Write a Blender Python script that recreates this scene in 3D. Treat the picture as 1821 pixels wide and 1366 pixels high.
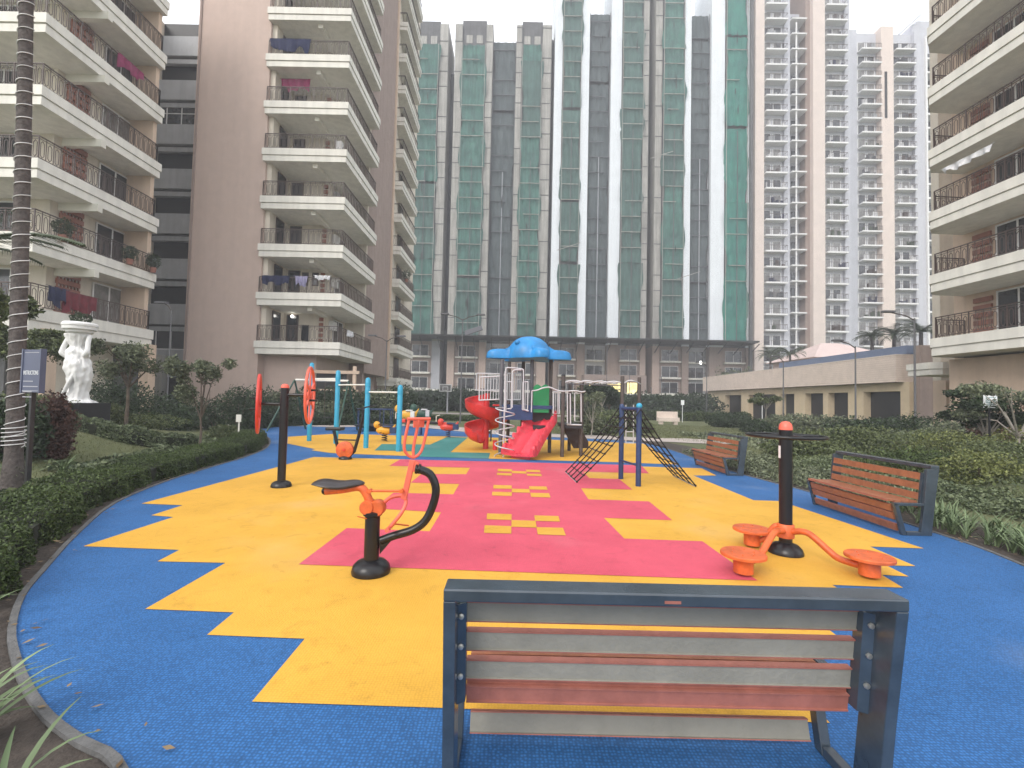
import bpy, math, random
import numpy as np
from mathutils import Matrix, Vector
from math import sin, cos, pi, radians, sqrt
for o in list(bpy.data.objects): bpy.data.objects.remove(o)
S = bpy.context.scene
# ---------------------------------------------------------------- camera
F, CX, CY, H = 820., 910.5, 683., 1.55          # focal length and centre in pixels of the 1821 wide photograph, eye height
_Y = np.array([1.5/F, -29/F, -1.]); _Y /= np.linalg.norm(_Y)
_X = np.array([1, -.022, 0.]); _X -= _X.dot(_Y)*_Y; _X /= np.linalg.norm(_X)
_Z = np.cross(_X, _Y); RW = np.array([_X, _Y, _Z])
cd = bpy.data.cameras.new('camera'); cam = bpy.data.objects.new('camera', cd); S.collection.objects.link(cam)
M4 = Matrix(RW.tolist()).to_4x4(); M4.translation = Vector((0, 0, H)); cam.matrix_world = M4
cd.sensor_width = 36; cd.sensor_fit = 'HORIZONTAL'; cd.lens = F/1821*36; cd.clip_start = .05; cd.clip_end = 2000
S.camera = cam
# ---------------------------------------------------------------- light
EL, AZ = radians(36), radians(215)
w = bpy.data.worlds.new('World'); S.world = w; w.use_nodes = True
nt = w.node_tree; bg = nt.nodes['Background']
sky = nt.nodes.new('ShaderNodeTexSky'); sky.sky_type = 'NISHITA'; sky.sun_disc = False
sky.sun_elevation = EL; sky.sun_rotation = AZ; sky.dust_density = 6; sky.air_density = 1.0; sky.ozone_density = 1.0
hs = nt.nodes.new('ShaderNodeMixRGB'); hs.blend_type = 'MIX'; hs.inputs[0].default_value = .82; hs.inputs[2].default_value = (16.3, 16.5, 17.0, 1)
nt.links.new(sky.outputs[0], hs.inputs[1]); nt.links.new(hs.outputs[0], bg.inputs[0]); bg.inputs[1].default_value = .098
sl = bpy.data.lights.new('sun', 'SUN'); sl.energy = 1.4; sl.angle = radians(25); sl.color = (1, .96, .9)
so = bpy.data.objects.new('sun', sl); S.collection.objects.link(so)
sd = Vector((sin(AZ)*cos(EL), cos(AZ)*cos(EL), sin(EL)))
so.rotation_euler = sd.to_track_quat('Z', 'Y').to_euler(); so.location = (0, 0, 60)
S.view_settings.view_transform = 'Standard'; S.view_settings.look = 'None'; S.view_settings.exposure = 0.33; S.view_settings.gamma = 1
S.render.engine = 'CYCLES'
S.cycles.volume_bounces = 0; S.cycles.max_bounces = 6; S.cycles.diffuse_bounces = 3

def ray(px, py): return RW @ np.array([(px-CX)/F, -(py-CY)/F, -1.])
def G(px, py, z=0.):
    d = ray(px, py); t = (z-H)/d[2]; return (float(d[0]*t), float(d[1]*t))
def P(px, py, Y):
    d = ray(px, py); t = Y/d[1]; return (float(d[0]*t), float(Y), float(H+d[2]*t))
def PX(px, Y, z=1.55): # world x of an image column at depth Y near the eye line
    return P(px, 712+.022*(px-912), Y)[0]

# ---------------------------------------------------------------- materials
MATS = {}
def mat(name, col, rough=.6, var=.12, scale=3., bump=0., bscale=40., metal=0., col2=None, streak=0., spec=.5, coord='Object', emit=0., coat=0., trans=0., det=6, ramp=(.35, .68)):
    if name in MATS: return MATS[name]
    m = bpy.data.materials.new(name); m.use_nodes = True; n = m.node_tree; L = n.links
    b = n.nodes['Principled BSDF']; b.inputs['Roughness'].default_value = rough; b.inputs['Metallic'].default_value = metal
    b.inputs['Specular IOR Level'].default_value = spec
    if coat: b.inputs['Coat Weight'].default_value = coat; b.inputs['Coat Roughness'].default_value = .15
    if trans:
        pass
    tc = n.nodes.new('ShaderNodeTexCoord')
    no = n.nodes.new('ShaderNodeTexNoise'); no.inputs['Scale'].default_value = scale; no.inputs['Detail'].default_value = det; no.inputs['Roughness'].default_value = .65
    L.new(tc.outputs[coord], no.inputs['Vector'])
    r = n.nodes.new('ShaderNodeValToRGB'); r.color_ramp.elements[0].position = ramp[0]; r.color_ramp.elements[1].position = ramp[1]
    c = np.array(col); c2 = np.array(col2) if col2 is not None else c*(1-var)
    c1 = c if col2 is not None else np.minimum(c*(1+var*.6), 1)
    r.color_ramp.elements[0].color = (*c2, 1); r.color_ramp.elements[1].color = (*c1, 1)
    L.new(no.outputs['Fac'], r.inputs[0]); out = r.outputs[0]
    if streak:
        mp = n.nodes.new('ShaderNodeMapping'); mp.inputs['Scale'].default_value = (2.2, 2.2, .12); L.new(tc.outputs[coord], mp.inputs[0])
        n2 = n.nodes.new('ShaderNodeTexNoise'); n2.inputs['Scale'].default_value = 1.3; n2.inputs['Detail'].default_value = 8; L.new(mp.outputs[0], n2.inputs['Vector'])
        r2 = n.nodes.new('ShaderNodeValToRGB'); r2.color_ramp.elements[0].position = .35; r2.color_ramp.elements[1].position = .6
        r2.color_ramp.elements[0].color = (1-streak,)*3+(1,); r2.color_ramp.elements[1].color = (1, 1, 1, 1); L.new(n2.outputs['Fac'], r2.inputs[0])
        mx = n.nodes.new('ShaderNodeMixRGB'); mx.blend_type = 'MULTIPLY'; mx.inputs[0].default_value = 1; L.new(out, mx.inputs[1]); L.new(r2.outputs[0], mx.inputs[2]); out = mx.outputs[0]
    L.new(out, b.inputs['Base Color'])
    if bump:
        nb = n.nodes.new('ShaderNodeTexNoise'); nb.inputs['Scale'].default_value = bscale; nb.inputs['Detail'].default_value = 4; L.new(tc.outputs[coord], nb.inputs['Vector'])
        bp = n.nodes.new('ShaderNodeBump'); bp.inputs['Strength'].default_value = bump; bp.inputs['Distance'].default_value = .02; L.new(nb.outputs['Fac'], bp.inputs['Height']); L.new(bp.outputs[0], b.inputs['Normal'])
    if emit: L.new(out, b.inputs['Emission Color']); b.inputs['Emission Strength'].default_value = emit
    MATS[name] = m; return m
def rubber(name, col, dk):
    m = bpy.data.materials.new(name); m.use_nodes = True; n = m.node_tree; L = n.links; b = n.nodes['Principled BSDF']
    b.inputs['Roughness'].default_value = .72; b.inputs['Specular IOR Level'].default_value = .35
    tc = n.nodes.new('ShaderNodeTexCoord')
    no = n.nodes.new('ShaderNodeTexNoise'); no.inputs['Scale'].default_value = .9; no.inputs['Detail'].default_value = 9; no.inputs['Roughness'].default_value = .7; L.new(tc.outputs['Object'], no.inputs['Vector'])
    r = n.nodes.new('ShaderNodeValToRGB'); r.color_ramp.elements[0].position = .3; r.color_ramp.elements[1].position = .72
    r.color_ramp.elements[0].color = (*(np.array(col)*.86), 1); r.color_ramp.elements[1].color = (*np.minimum(np.array(col)*1.08+.015, 1), 1); L.new(no.outputs['Fac'], r.inputs[0])
    # raised studs of the rubber matting: a grid of dots, their highlights painted as lighter colour
    br = n.nodes.new('ShaderNodeTexVoronoi'); br.inputs['Scale'].default_value = 58; br.inputs['Randomness'].default_value = .38; L.new(tc.outputs['Object'], br.inputs['Vector'])
    r2 = n.nodes.new('ShaderNodeValToRGB'); r2.color_ramp.elements[0].position = .12; r2.color_ramp.elements[1].position = .5
    r2.color_ramp.elements[0].color = (1, 1, 1, 1); r2.color_ramp.elements[1].color = (dk, dk, dk, 1); L.new(br.outputs['Distance'], r2.inputs[0])
    mx = n.nodes.new('ShaderNodeMixRGB'); mx.blend_type = 'MULTIPLY'; mx.inputs[0].default_value = 1; L.new(r.outputs[0], mx.inputs[1]); L.new(r2.outputs[0], mx.inputs[2])
    # pale dust patches
    nd = n.nodes.new('ShaderNodeTexNoise'); nd.inputs['Scale'].default_value = .55; nd.inputs['Detail'].default_value = 5; L.new(tc.outputs['Object'], nd.inputs['Vector'])
    r3 = n.nodes.new('ShaderNodeValToRGB'); r3.color_ramp.elements[0].position = .56; r3.color_ramp.elements[1].position = .85; r3.color_ramp.elements[0].color = (0, 0, 0, 1); r3.color_ramp.elements[1].color = (.22, .22, .22, 1); L.new(nd.outputs['Fac'], r3.inputs[0])
    m2 = n.nodes.new('ShaderNodeMixRGB'); L.new(r3.outputs[0], m2.inputs[0]); L.new(mx.outputs[0], m2.inputs[1]); m2.inputs[2].default_value = (.5, .5, .48, 1)
    # darker scuffs and faint joints between the laid tiles
    ns = n.nodes.new('ShaderNodeTexNoise'); ns.inputs['Scale'].default_value = 3.5; ns.inputs['Detail'].default_value = 12; ns.inputs['Roughness'].default_value = .75; ns.inputs['Distortion'].default_value = 1.5; L.new(tc.outputs['Object'], ns.inputs['Vector'])
    r4 = n.nodes.new('ShaderNodeValToRGB'); r4.color_ramp.elements[0].position = .28; r4.color_ramp.elements[1].position = .45; r4.color_ramp.elements[0].color = (.74, .73, .71, 1); r4.color_ramp.elements[1].color = (1, 1, 1, 1); L.new(ns.outputs['Fac'], r4.inputs[0])
    m3 = n.nodes.new('ShaderNodeMixRGB'); m3.blend_type = 'MULTIPLY'; m3.inputs[0].default_value = 1; L.new(m2.outputs[0], m3.inputs[1]); L.new(r4.outputs[0], m3.inputs[2])
    bk = n.nodes.new('ShaderNodeTexBrick'); bk.inputs['Scale'].default_value = 1.0; bk.inputs['Brick Width'].default_value = 1.0; bk.inputs['Row Height'].default_value = 1.0; bk.inputs['Mortar Size'].default_value = .0035; bk.offset = 0; bk.inputs['Color1'].default_value = (1, 1, 1, 1); bk.inputs['Color2'].default_value = (.975, .975, .975, 1); bk.inputs['Mortar'].default_value = (.945, .945, .945, 1); L.new(tc.outputs['Object'], bk.inputs['Vector'])
    m4 = n.nodes.new('ShaderNodeMixRGB'); m4.blend_type = 'MULTIPLY'; m4.inputs[0].default_value = 1; L.new(m3.outputs[0], m4.inputs[1]); L.new(bk.outputs['Color'], m4.inputs[2])
    L.new(m4.outputs[0], b.inputs['Base Color'])
    bp = n.nodes.new('ShaderNodeBump'); bp.inputs['Strength'].default_value = .5; bp.inputs['Distance'].default_value = .004; bp.invert = True; L.new(br.outputs['Distance'], bp.inputs['Height']); L.new(bp.outputs[0], b.inputs['Normal'])
    MATS[name] = m; return m
def leafmat(name, dark, light, scale=9., rough=.55):
    m = bpy.data.materials.new(name); m.use_nodes = True; n = m.node_tree; L = n.links; b = n.nodes['Principled BSDF']
    b.inputs['Roughness'].default_value = rough; b.inputs['Specular IOR Level'].default_value = .3
    g = n.nodes.new('ShaderNodeNewGeometry'); mx = n.nodes.new('ShaderNodeMixRGB')
    tc = n.nodes.new('ShaderNodeTexCoord'); no = n.nodes.new('ShaderNodeTexNoise'); no.inputs['Scale'].default_value = scale*.12; no.inputs['Detail'].default_value = 5; L.new(tc.outputs['Object'], no.inputs['Vector'])
    ma = n.nodes.new('ShaderNodeMath'); ma.operation = 'ADD'; L.new(g.outputs['Random Per Island'], ma.inputs[0]); L.new(no.outputs['Fac'], ma.inputs[1])
    r = n.nodes.new('ShaderNodeValToRGB'); r.color_ramp.elements[0].position = .55; r.color_ramp.elements[1].position = 1.25 if False else 1.0
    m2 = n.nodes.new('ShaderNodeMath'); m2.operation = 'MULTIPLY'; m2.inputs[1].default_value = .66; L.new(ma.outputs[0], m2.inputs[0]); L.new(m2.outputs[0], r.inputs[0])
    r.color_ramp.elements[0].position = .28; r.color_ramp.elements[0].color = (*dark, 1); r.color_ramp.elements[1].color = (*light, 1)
    L.new(r.outputs[0], b.inputs['Base Color']); MATS[name] = m; return m

blue = rubber('blue_rubber', (.038, .185, .50), .5); yellow = rubber('yellow_rubber', (.74, .40, .045), .86)
pink = rubber('pink_rubber', (.70, .09, .145), .84); teal = rubber('teal_rubber', (.05, .26, .24), .8)
cream = mat('cream_paint', (.74, .72, .66), .7, .07, 1.2, .15, 60, streak=.12)
soffit = mat('soffit_paint', (.66, .64, .57), .75, .1, 1.)
tanp = mat('tan_paint', (.66, .57, .52), .8, .06, .6)
lilac = mat('pale_lilac_wall', (.52, .53, .58), .8, .06, .5, streak=.06)
wallc = mat('cream_wall', (.66, .60, .51), .8, .08, 1.4, streak=.1)
peach = mat('peach_wall', (.62, .475, .365), .8, .07, 1.5, streak=.1)
beige = mat('beige_textured_wall', (.545, .425, .37), .9, .05, 2., .8, 30, streak=.045)
brownw = mat('brown_wall', (.33, .255, .225), .9, .1, 2., .4, 30, streak=.1)
greyp = mat('grey_panel', (.42, .435, .455), .7, .08, 2., streak=.12)
lgreyw = mat('light_grey_wall', (.42, .43, .47), .8, .07, .5, streak=.08)
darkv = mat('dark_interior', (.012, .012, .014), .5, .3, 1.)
glass = mat('dark_glass', (.025, .03, .038), .12, .4, .7, spec=.8)
glass2 = mat('curtained_glass', (.22, .215, .21), .2, .5, 1.6, spec=.8)
whitef = mat('white_frame', (.72, .72, .72), .5, .05)
iron = mat('brown_iron', (.065, .042, .036), .5, .2, 20)
darkiron = mat('dark_iron', (.02, .02, .023), .5, .2, 20)
terr = mat('terracotta_block', (.30, .13, .095), .85, .2, 5)
conc = mat('raw_concrete', (.40, .39, .365), .9, .16, .35, .3, 8, streak=.28)
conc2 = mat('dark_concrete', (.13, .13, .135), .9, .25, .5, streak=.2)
wpaint = mat('white_fin_paint', (.72, .76, .80), .7, .05, .3, streak=.06)
gnet = mat('green_net', (.075, .20, .165), .85, .3, .45, .5, 6, col2=(.05, .12, .108), streak=.3, det=9)
gnet2 = mat('grey_green_net', (.085, .165, .145), .85, .3, .3, .5, 6, col2=(.055, .11, .10), streak=.3, det=9)
dnet = mat('dark_grey_net', (.10, .125, .13), .85, .3, .2, .5, 6, col2=(.065, .085, .092), streak=.25, det=9)
bnet = mat('bright_green_net', (.04, .225, .175), .8, .3, .3, .5, 6, col2=(.03, .16, .14), streak=.2)
soil = mat('soil', (.075, .06, .05), .95, .4, 6., 1., 25, col2=(.035, .028, .024))
grassm = mat('lawn_grass', (.15, .155, .07), .95, .3, .5, 1., 60, col2=(.085, .105, .045), det=10)
kerbm = mat('kerb_concrete', (.13, .13, .13), .9, .25, 9., .5, 60)
pathm = mat('paving', (.46, .40, .37), .9, .15, 2., .3, 30)
blkp = mat('black_paint', (.010, .010, .012), .33, .2, 12, spec=.45)
orgp = mat('orange_paint', (.66, .125, .03), .45, .3, 7, .05, 200)
redp = mat('red_paint', (.62, .05, .035), .38, .1, 12)
coral = mat('coral_paint', (.75, .14, .09), .4, .08, 12)
bluep = mat('turquoise_paint', (.03, .33, .52), .35, .1, 12)
navy = mat('navy_paint', (.02, .045, .13), .4, .2, 10)
roofb = mat('blue_plastic', (.02, .25, .60), .4, .22, 3, streak=.15)
redpl = mat('red_plastic', (.62, .03, .03), .4, .25, 3)
pinkpl = mat('crimson_plastic', (.76, .06, .09), .42, .22, 4, streak=.12)
greenpl = mat('green_plastic', (.01, .22, .07), .4, .07, 6)
brpost = mat('brown_post', (.075, .06, .055), .45, .15, 8)
gpost = mat('grey_post', (.10, .10, .115), .4, .15, 8)
silver = mat('silver_rail', (.58, .58, .60), .35, .08, 20, metal=.3)
wood = mat('orange_brown_slat', (.31, .115, .055), .5, .25, 14, .2, 60)
woodb = mat('red_brown_slat_edge', (.33, .12, .09), .5, .2, 10, .1, 60)
slatback = mat('beige_slat_back', (.25, .24, .205), .7, .12, 5, .2, 40)
steel = mat('blue_grey_steel', (.04, .056, .075), .27, .3, 5, metal=.0, spec=.9)
steelg = mat('grey_green_steel', (.075, .095, .10), .45, .2, 6)
bolt = mat('zinc_bolt', (.6, .6, .58), .3, .1, 30, metal=.8)
rope = mat('black_rope', (.015, .014, .016), .9, .3, 60)
statw = mat('white_statue_plaster', (.78, .78, .77), .7, .08, 3., .6, 22)
trunkp = mat('palm_trunk_bark', (.10, .085, .08), .95, .4, 14, 1., 30)
bark = mat('bark', (.14, .11, .085), .95, .4, 9, .8, 30)
palebark = mat('pale_bark', (.34, .31, .27), .95, .3, 9, .5, 30)
lightrope = mat('white_rope_light', (.70, .70, .70), .5, .05)
signb = mat('blue_grey_sign', (.085, .10, .16), .4, .08, 4)
signw = mat('sign_white', (.82, .84, .86), .5, .03)
cloths = [mat('cloth_%s' % n_, c_, .95, .25, 6) for n_, c_ in (('plum', (.22, .03, .09)), ('navy', (.02, .025, .07)), ('white', (.7, .7, .72)), ('black', (.015, .015, .018)), ('lilac', (.32, .30, .45)), ('maroon', (.15, .02, .03)))]
lit = mat('warm_lit_interior', (1., .72, .32), .6, .45, 1.1, emit=1.6)
lampw = mat('lit_lamp', (1, .97, .9), .5, .02, emit=6.)
pinkroof = mat('pink_render', (.62, .49, .46), .8, .06, 1)
bluetrim = mat('blue_grey_trim', (.13, .17, .26), .6, .1, 2)
clad = mat('stone_cladding', (.70, .60, .53), .85, .1, 1.5, .4, 12)
ochre = mat('ochre_pier', (.60, .49, .34), .85, .08, 1.5)
Lhedge = leafmat('hedge_leaf', (.012, .02, .008), (.085, .125, .035))
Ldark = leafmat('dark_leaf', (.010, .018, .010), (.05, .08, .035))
Lmid = leafmat('mid_leaf', (.025, .038, .016), (.15, .18, .075))
Lpale = leafmat('pale_leaf', (.035, .055, .028), (.18, .215, .115))
Lyel = leafmat('yellow_green_leaf', (.04, .055, .018), (.21, .23, .075))
Lgrey = leafmat('grey_green_leaf', (.035, .05, .03), (.21, .235, .14))
Lred = leafmat('bronze_leaf', (.03, .015, .014), (.12, .06, .045))
Lblade = leafmat('strap_leaf', (.05, .08, .035), (.22, .29, .15), 3.)
Lpalm = leafmat('palm_frond_leaf', (.02, .028, .016), (.085, .11, .06))
Lgrass = leafmat('grass_blade', (.06, .075, .03), (.19, .20, .09), 4.)

# ---------------------------------------------------------------- mesh builder
def unit(v): v = np.array(v, float); l = np.linalg.norm(v); return v/l if l > 1e-9 else v
class MB:
    def __init__(s): s.v = []; s.f = []; s.m = []
    def add(s, vs, fs, mi=0):
        o = len(s.v); s.v += [tuple(map(float, p)) for p in vs]; s.f += [tuple(i+o for i in f) for f in fs]; s.m += [mi]*len(fs); return s
    def box(s, a, b, mi=0):
        (x0, y0, z0), (x1, y1, z1) = a, b
        return s.add([(x0, y0, z0), (x1, y0, z0), (x1, y1, z0), (x0, y1, z0), (x0, y0, z1), (x1, y0, z1), (x1, y1, z1), (x0, y1, z1)],
                     [(0, 3, 2, 1), (4, 5, 6, 7), (0, 1, 5, 4), (1, 2, 6, 5), (2, 3, 7, 6), (3, 0, 4, 7)], mi)
    def obox(s, c, u, w_, h, d, mi=0):
        # box centred at c (bottom centre), width w_ along unit u (xy), height h, thickness d
        u = unit((u[0], u[1], 0)); n = np.array([-u[1], u[0], 0]); c = np.array(c, float); vs = []
        for z in (0, h):
            for a, b in ((-1, -1), (1, -1), (1, 1), (-1, 1)): vs.append(c+u*a*w_/2+n*b*d/2+np.array([0, 0, z]))
        return s.add(vs, [(0, 3, 2, 1), (4, 5, 6, 7), (0, 1, 5, 4), (1, 2, 6, 5), (2, 3, 7, 6), (3, 0, 4, 7)], mi)
    def bar(s, a, b, w_, h=None, up=(0, 0, 1), mi=0):
        h = h or w_; a = np.array(a, float); b = np.array(b, float); t = unit(b-a); up = np.array(up, float)
        if abs(t.dot(unit(up))) > .98: up = np.array([0, 1., 0])
        r = unit(np.cross(t, up)); q = np.cross(r, t); vs = []
        for p in (a, b):
            for i, j in ((-1, -1), (1, -1), (1, 1), (-1, 1)): vs.append(p+r*i*w_/2+q*j*h/2)
        return s.add(vs, [(0, 3, 2, 1), (4, 5, 6, 7), (0, 1, 5, 4), (1, 2, 6, 5), (2, 3, 7, 6), (3, 0, 4, 7)], mi)
    def tube(s, pts, r, n=8, cap=True, mi=0):
        pts = [np.array(p, float) for p in pts]; k = len(pts); rs = r if hasattr(r, '__len__') else [r]*k
        t0 = unit(pts[1]-pts[0]); ref = np.array([0, 0, 1.]) if abs(t0[2]) < .9 else np.array([1., 0, 0]); nrm = unit(np.cross(t0, ref)); o = len(s.v); vs = []; fs = []
        for i, p in enumerate(pts):
            t = unit((pts[min(i+1, k-1)]-pts[max(i-1, 0)])); nrm = unit(nrm-t*nrm.dot(t)); bi = np.cross(t, nrm)
            for j in range(n):
                a = 2*pi*j/n; vs.append(p+(nrm*cos(a)+bi*sin(a))*rs[i])
        for i in range(k-1):
            for j in range(n):
                fs.append((i*n+j, i*n+(j+1) % n, (i+1)*n+(j+1) % n, (i+1)*n+j))
        if cap: fs += [tuple(range(n))[::-1], tuple(range((k-1)*n, k*n))]
        return s.add(vs, fs, mi)
    def lathe(s, prof, c=(0, 0, 0), n=24, axis=(0, 0, 1), mi=0, rough=0, seed=0):
        ax = unit(axis); ref = np.array([1., 0, 0]) if abs(ax[0]) < .9 else np.array([0, 1., 0]); u = unit(np.cross(ax, ref)); v = np.cross(ax, u); c = np.array(c, float); vs = []; fs = []; k = len(prof)
        for (r, h) in prof:
            for j in range(n): a = 2*pi*j/n; vs.append(c+ax*h+(u*cos(a)+v*sin(a))*max(r, 1e-4))
        for i in range(k-1):
            for j in range(n): fs.append((i*n+j, i*n+(j+1) % n, (i+1)*n+(j+1) % n, (i+1)*n+j))
        fs += [tuple(range(n))[::-1], tuple(range((k-1)*n, k*n))]
        return s.add(vs, fs, mi)
    def prism(s, pts, z0, z1, mi=0):
        n = len(pts); vs = [(p[0], p[1], z0) for p in pts]+[(p[0], p[1], z1) for p in pts]
        return s.add(vs, [tuple(range(n))[::-1], tuple(range(n, 2*n))]+[(i, (i+1) % n, n+(i+1) % n, n+i) for i in range(n)], mi)
    def sphere(s, c, r, n=16, m_=10, half=False, mi=0):
        r = r if hasattr(r, '__len__') else (r, r, r); vs = []; fs = []; lo = 0 if half else -pi/2
        for i in range(m_+1):
            ph = lo+(pi/2-lo)*i/m_
            for j in range(n): a = 2*pi*j/n; vs.append((c[0]+r[0]*cos(ph)*cos(a), c[1]+r[1]*cos(ph)*sin(a), c[2]+r[2]*sin(ph)))
        for i in range(m_):
            for j in range(n): fs.append((i*n+j, i*n+(j+1) % n, (i+1)*n+(j+1) % n, (i+1)*n+j))
        fs.append(tuple(range(n))[::-1]); return s.add(vs, fs, mi)
    def shift(s, d): s.v = [(p[0]+d[0], p[1]+d[1], p[2]+d[2]) for p in s.v]; return s
def offpoly(pts, d):
    # miter offset of a counter-clockwise polygon, positive d grows it
    n = len(pts); out = []
    for i in range(n):
        p0, p1, p2 = [np.array(pts[(i+k) % n][:2], float) for k in (-1, 0, 1)]
        a = unit(p1-p0); b = unit(p2-p1); na = np.array([a[1], -a[0]]); nb = np.array([b[1], -b[0]]); m_ = na+nb; q = m_.dot(m_)
        out.append(tuple(p1+m_*(2*d/q if q > .3 else 0)))
    return out
def ccw(pts):
    a = sum(pts[i][0]*pts[(i+1) % len(pts)][1]-pts[(i+1) % len(pts)][0]*pts[i][1] for i in range(len(pts)))
    return pts if a > 0 else pts[::-1]
def link(name, mb, mats, parent=None, smooth=None, bevel=0, off=(0, 0, 0), rz=0):
    me = bpy.data.meshes.new(name); v = np.array(mb.v, float).reshape(-1, 3)-np.array(off)
    if rz: c_, s_ = cos(-rz), sin(-rz); v = np.stack([v[:, 0]*c_-v[:, 1]*s_, v[:, 0]*s_+v[:, 1]*c_, v[:, 2]], 1)
    me.from_pydata(v.tolist(), [], mb.f); mats = mats if isinstance(mats, (list, tuple)) else [mats]
    for m_ in mats: me.materials.append(m_)
    if len(mats) > 1: me.polygons.foreach_set('material_index', mb.m)
    if smooth: me.polygons.foreach_set('use_smooth', [True]*len(me.polygons)); me.set_sharp_from_angle(angle=radians(smooth))
    me.update(); o = bpy.data.objects.new(name, me); S.collection.objects.link(o)
    if bevel: md = o.modifiers.new('bevel', 'BEVEL'); md.width = bevel; md.segments = 2; md.limit_method = 'ANGLE'; md.harden_normals = False
    if parent: o.parent = parent
    return o
def tag(o, label=None, cat=None, group=None, kind=None):
    if label: o['label'] = label
    if cat: o['category'] = cat
    if group: o['group'] = group
    if kind: o['kind'] = kind
    return o
class T:
    def __init__(s, name, label, cat, loc=(0, 0, 0), rz=0, group=None):
        s.o = bpy.data.objects.new(name, None); S.collection.objects.link(s.o); s.o.location = loc; s.o.rotation_euler[2] = rz; s.loc = loc; s.rz = rz; s.o.empty_display_size = .3
        tag(s.o, label, cat, group)
    def part(s, name, mb, mats, parent=None, smooth=None, bevel=0, label=None):
        o = link(name, mb, mats, parent or s.o, smooth, bevel, s.loc, s.rz)
        if label: o['label'] = label
        return o
def single(name, mb, mats, label, cat, group=None, smooth=None, bevel=0, loc=(0, 0, 0)):
    o = link(name, mb, mats, None, smooth, bevel, loc); o.location = loc; return tag(o, label, cat, group)
def struct(name, mb, mats, smooth=None): return tag(link(name, mb, mats, None, smooth), kind='structure')
def copypart(o, parent, d=(0, 0, 0)):
    c = o.copy(); S.collection.objects.link(c); c.parent = parent; c.location = Vector(o.location)+Vector(d)
    for ch in list(o.children): copypart(ch, c)
    return c
def copything(o, loc, rz, label, scale=1):
    c = o.copy(); S.collection.objects.link(c); c.location = loc; c.rotation_euler[2] = rz; c['label'] = label; c.scale = (scale,)*3
    for ch in list(o.children): copypart(ch, c)
    return c
# leaves: numpy cloud of little quads
RNG = np.random.default_rng(7)
def leafquads(p, size, asp=.55, flat=.0, rng=RNG, jit=.45):
    n = len(p); nr = rng.normal(size=(n, 3)); nr[:, 2] += flat; nr /= np.linalg.norm(nr, axis=1)[:, None]
    u = np.cross(nr, rng.normal(size=(n, 3))); u /= np.linalg.norm(u, axis=1)[:, None]; v = np.cross(nr, u)
    s_ = size*(1-jit+2*jit*rng.random(n))[:, None]; a = u*s_; b = v*s_*asp
    q = np.stack([p-a, p+b*.9-a*.1, p+a, p-b*.9-a*.1], 1).reshape(-1, 3); return q
def quadmesh(name, q, mats, parent=None, off=(0, 0, 0)):
    n = len(q)//4; me = bpy.data.meshes.new(name); q = q-np.array(off); me.vertices.add(len(q)); me.vertices.foreach_set('co', q.astype(np.float32).ravel())
    me.loops.add(len(q)); me.loops.foreach_set('vertex_index', np.arange(len(q), dtype=np.int32)); me.polygons.add(n); me.polygons.foreach_set('loop_start', np.arange(0, 4*n, 4, dtype=np.int32))
    me.materials.append(mats); me.update(calc_edges=True); me.validate()
    o = bpy.data.objects.new(name, me); S.collection.objects.link(o)
    if parent: o.parent = parent
    return o
def blobpts(c, r, n, rng=RNG, shell=.55, floor=None):
    r = np.array(r if hasattr(r, '__len__') else (r, r, r), float); d = rng.normal(size=(n, 3)); d /= np.linalg.norm(d, axis=1)[:, None]
    k = rng.random(n)**(1/3.)*(1-shell)+shell
    ph = rng.random(3)*6; b = 1+.16*np.sin(d[:, 0]*5+ph[0])+.14*np.sin(d[:, 1]*6+ph[1])+.12*np.sin(d[:, 2]*7+ph[2])
    p = np.array(c)+d*r*(k*b)[:, None]
    if floor is not None: p[:, 2] = np.maximum(p[:, 2], floor+rng.random(n)*.05)
    return p
def ribbon(mb, base, ang, L, wd, lean, droop, seg=5, mi=0):
    # a strap leaf that rises and bends over
    d = np.array([cos(ang), sin(ang), 0]); s_ = np.array([-sin(ang), cos(ang), 0]); p = np.array(base, float); th = lean; vs = []; fs = []
    for i in range(seg+1):
        t = i/seg; w_ = wd*(1-t**2.2)*(.55+.9*t if t < .5 else 1)+.0008; vs += [p-s_*w_+np.array([0, 0, w_*.35]), p, p+s_*w_+np.array([0, 0, w_*.35])]
        p = p+(d*sin(th)+np.array([0, 0, cos(th)]))*L/seg; th += droop/seg*(.5+t)
    for i in range(seg):
        a = i*3; fs += [(a, a+1, a+4, a+3), (a+1, a+2, a+5, a+4)]
    mb.add(vs, fs, mi)
# ---------------------------------------------------------------- setting: ground, matting, kerb
def smoothv(a): a = np.clip(a, 0, 1); return a*a*(3-2*a)
ovpx = [(462, 764), (510, 758), (613, 760), (700, 757), (784, 764), (855, 771), (960, 777), (1060, 781), (1144, 788), (1195, 801), (1236, 816), (1262, 826), (1323, 845), (1411, 868), (1450, 879),
        (1540, 908), (1668, 950), (1736, 973), (1803, 1000)]
ovpxL = [(216, 1348), (154, 1314), (96, 1271), (58, 1219), (36.6, 1167), (29, 1117), (46, 1059), (83, 1013), (142, 948), (208, 894), (300, 855), (380, 830), (440, 812), (476, 796), (480, 780)]
oval = [G(*p) for p in ovpx]+[(5.0, 4.2), (4.6, 3.0), (3.8, 1.6), (2.6, .2), (1.2, -.4), (.2, .2), (-.4, .8), (-.9, 1.37), (-1.3, 1.73)]+[G(*p) for p in ovpxL]
oval = ccw(oval)
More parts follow.
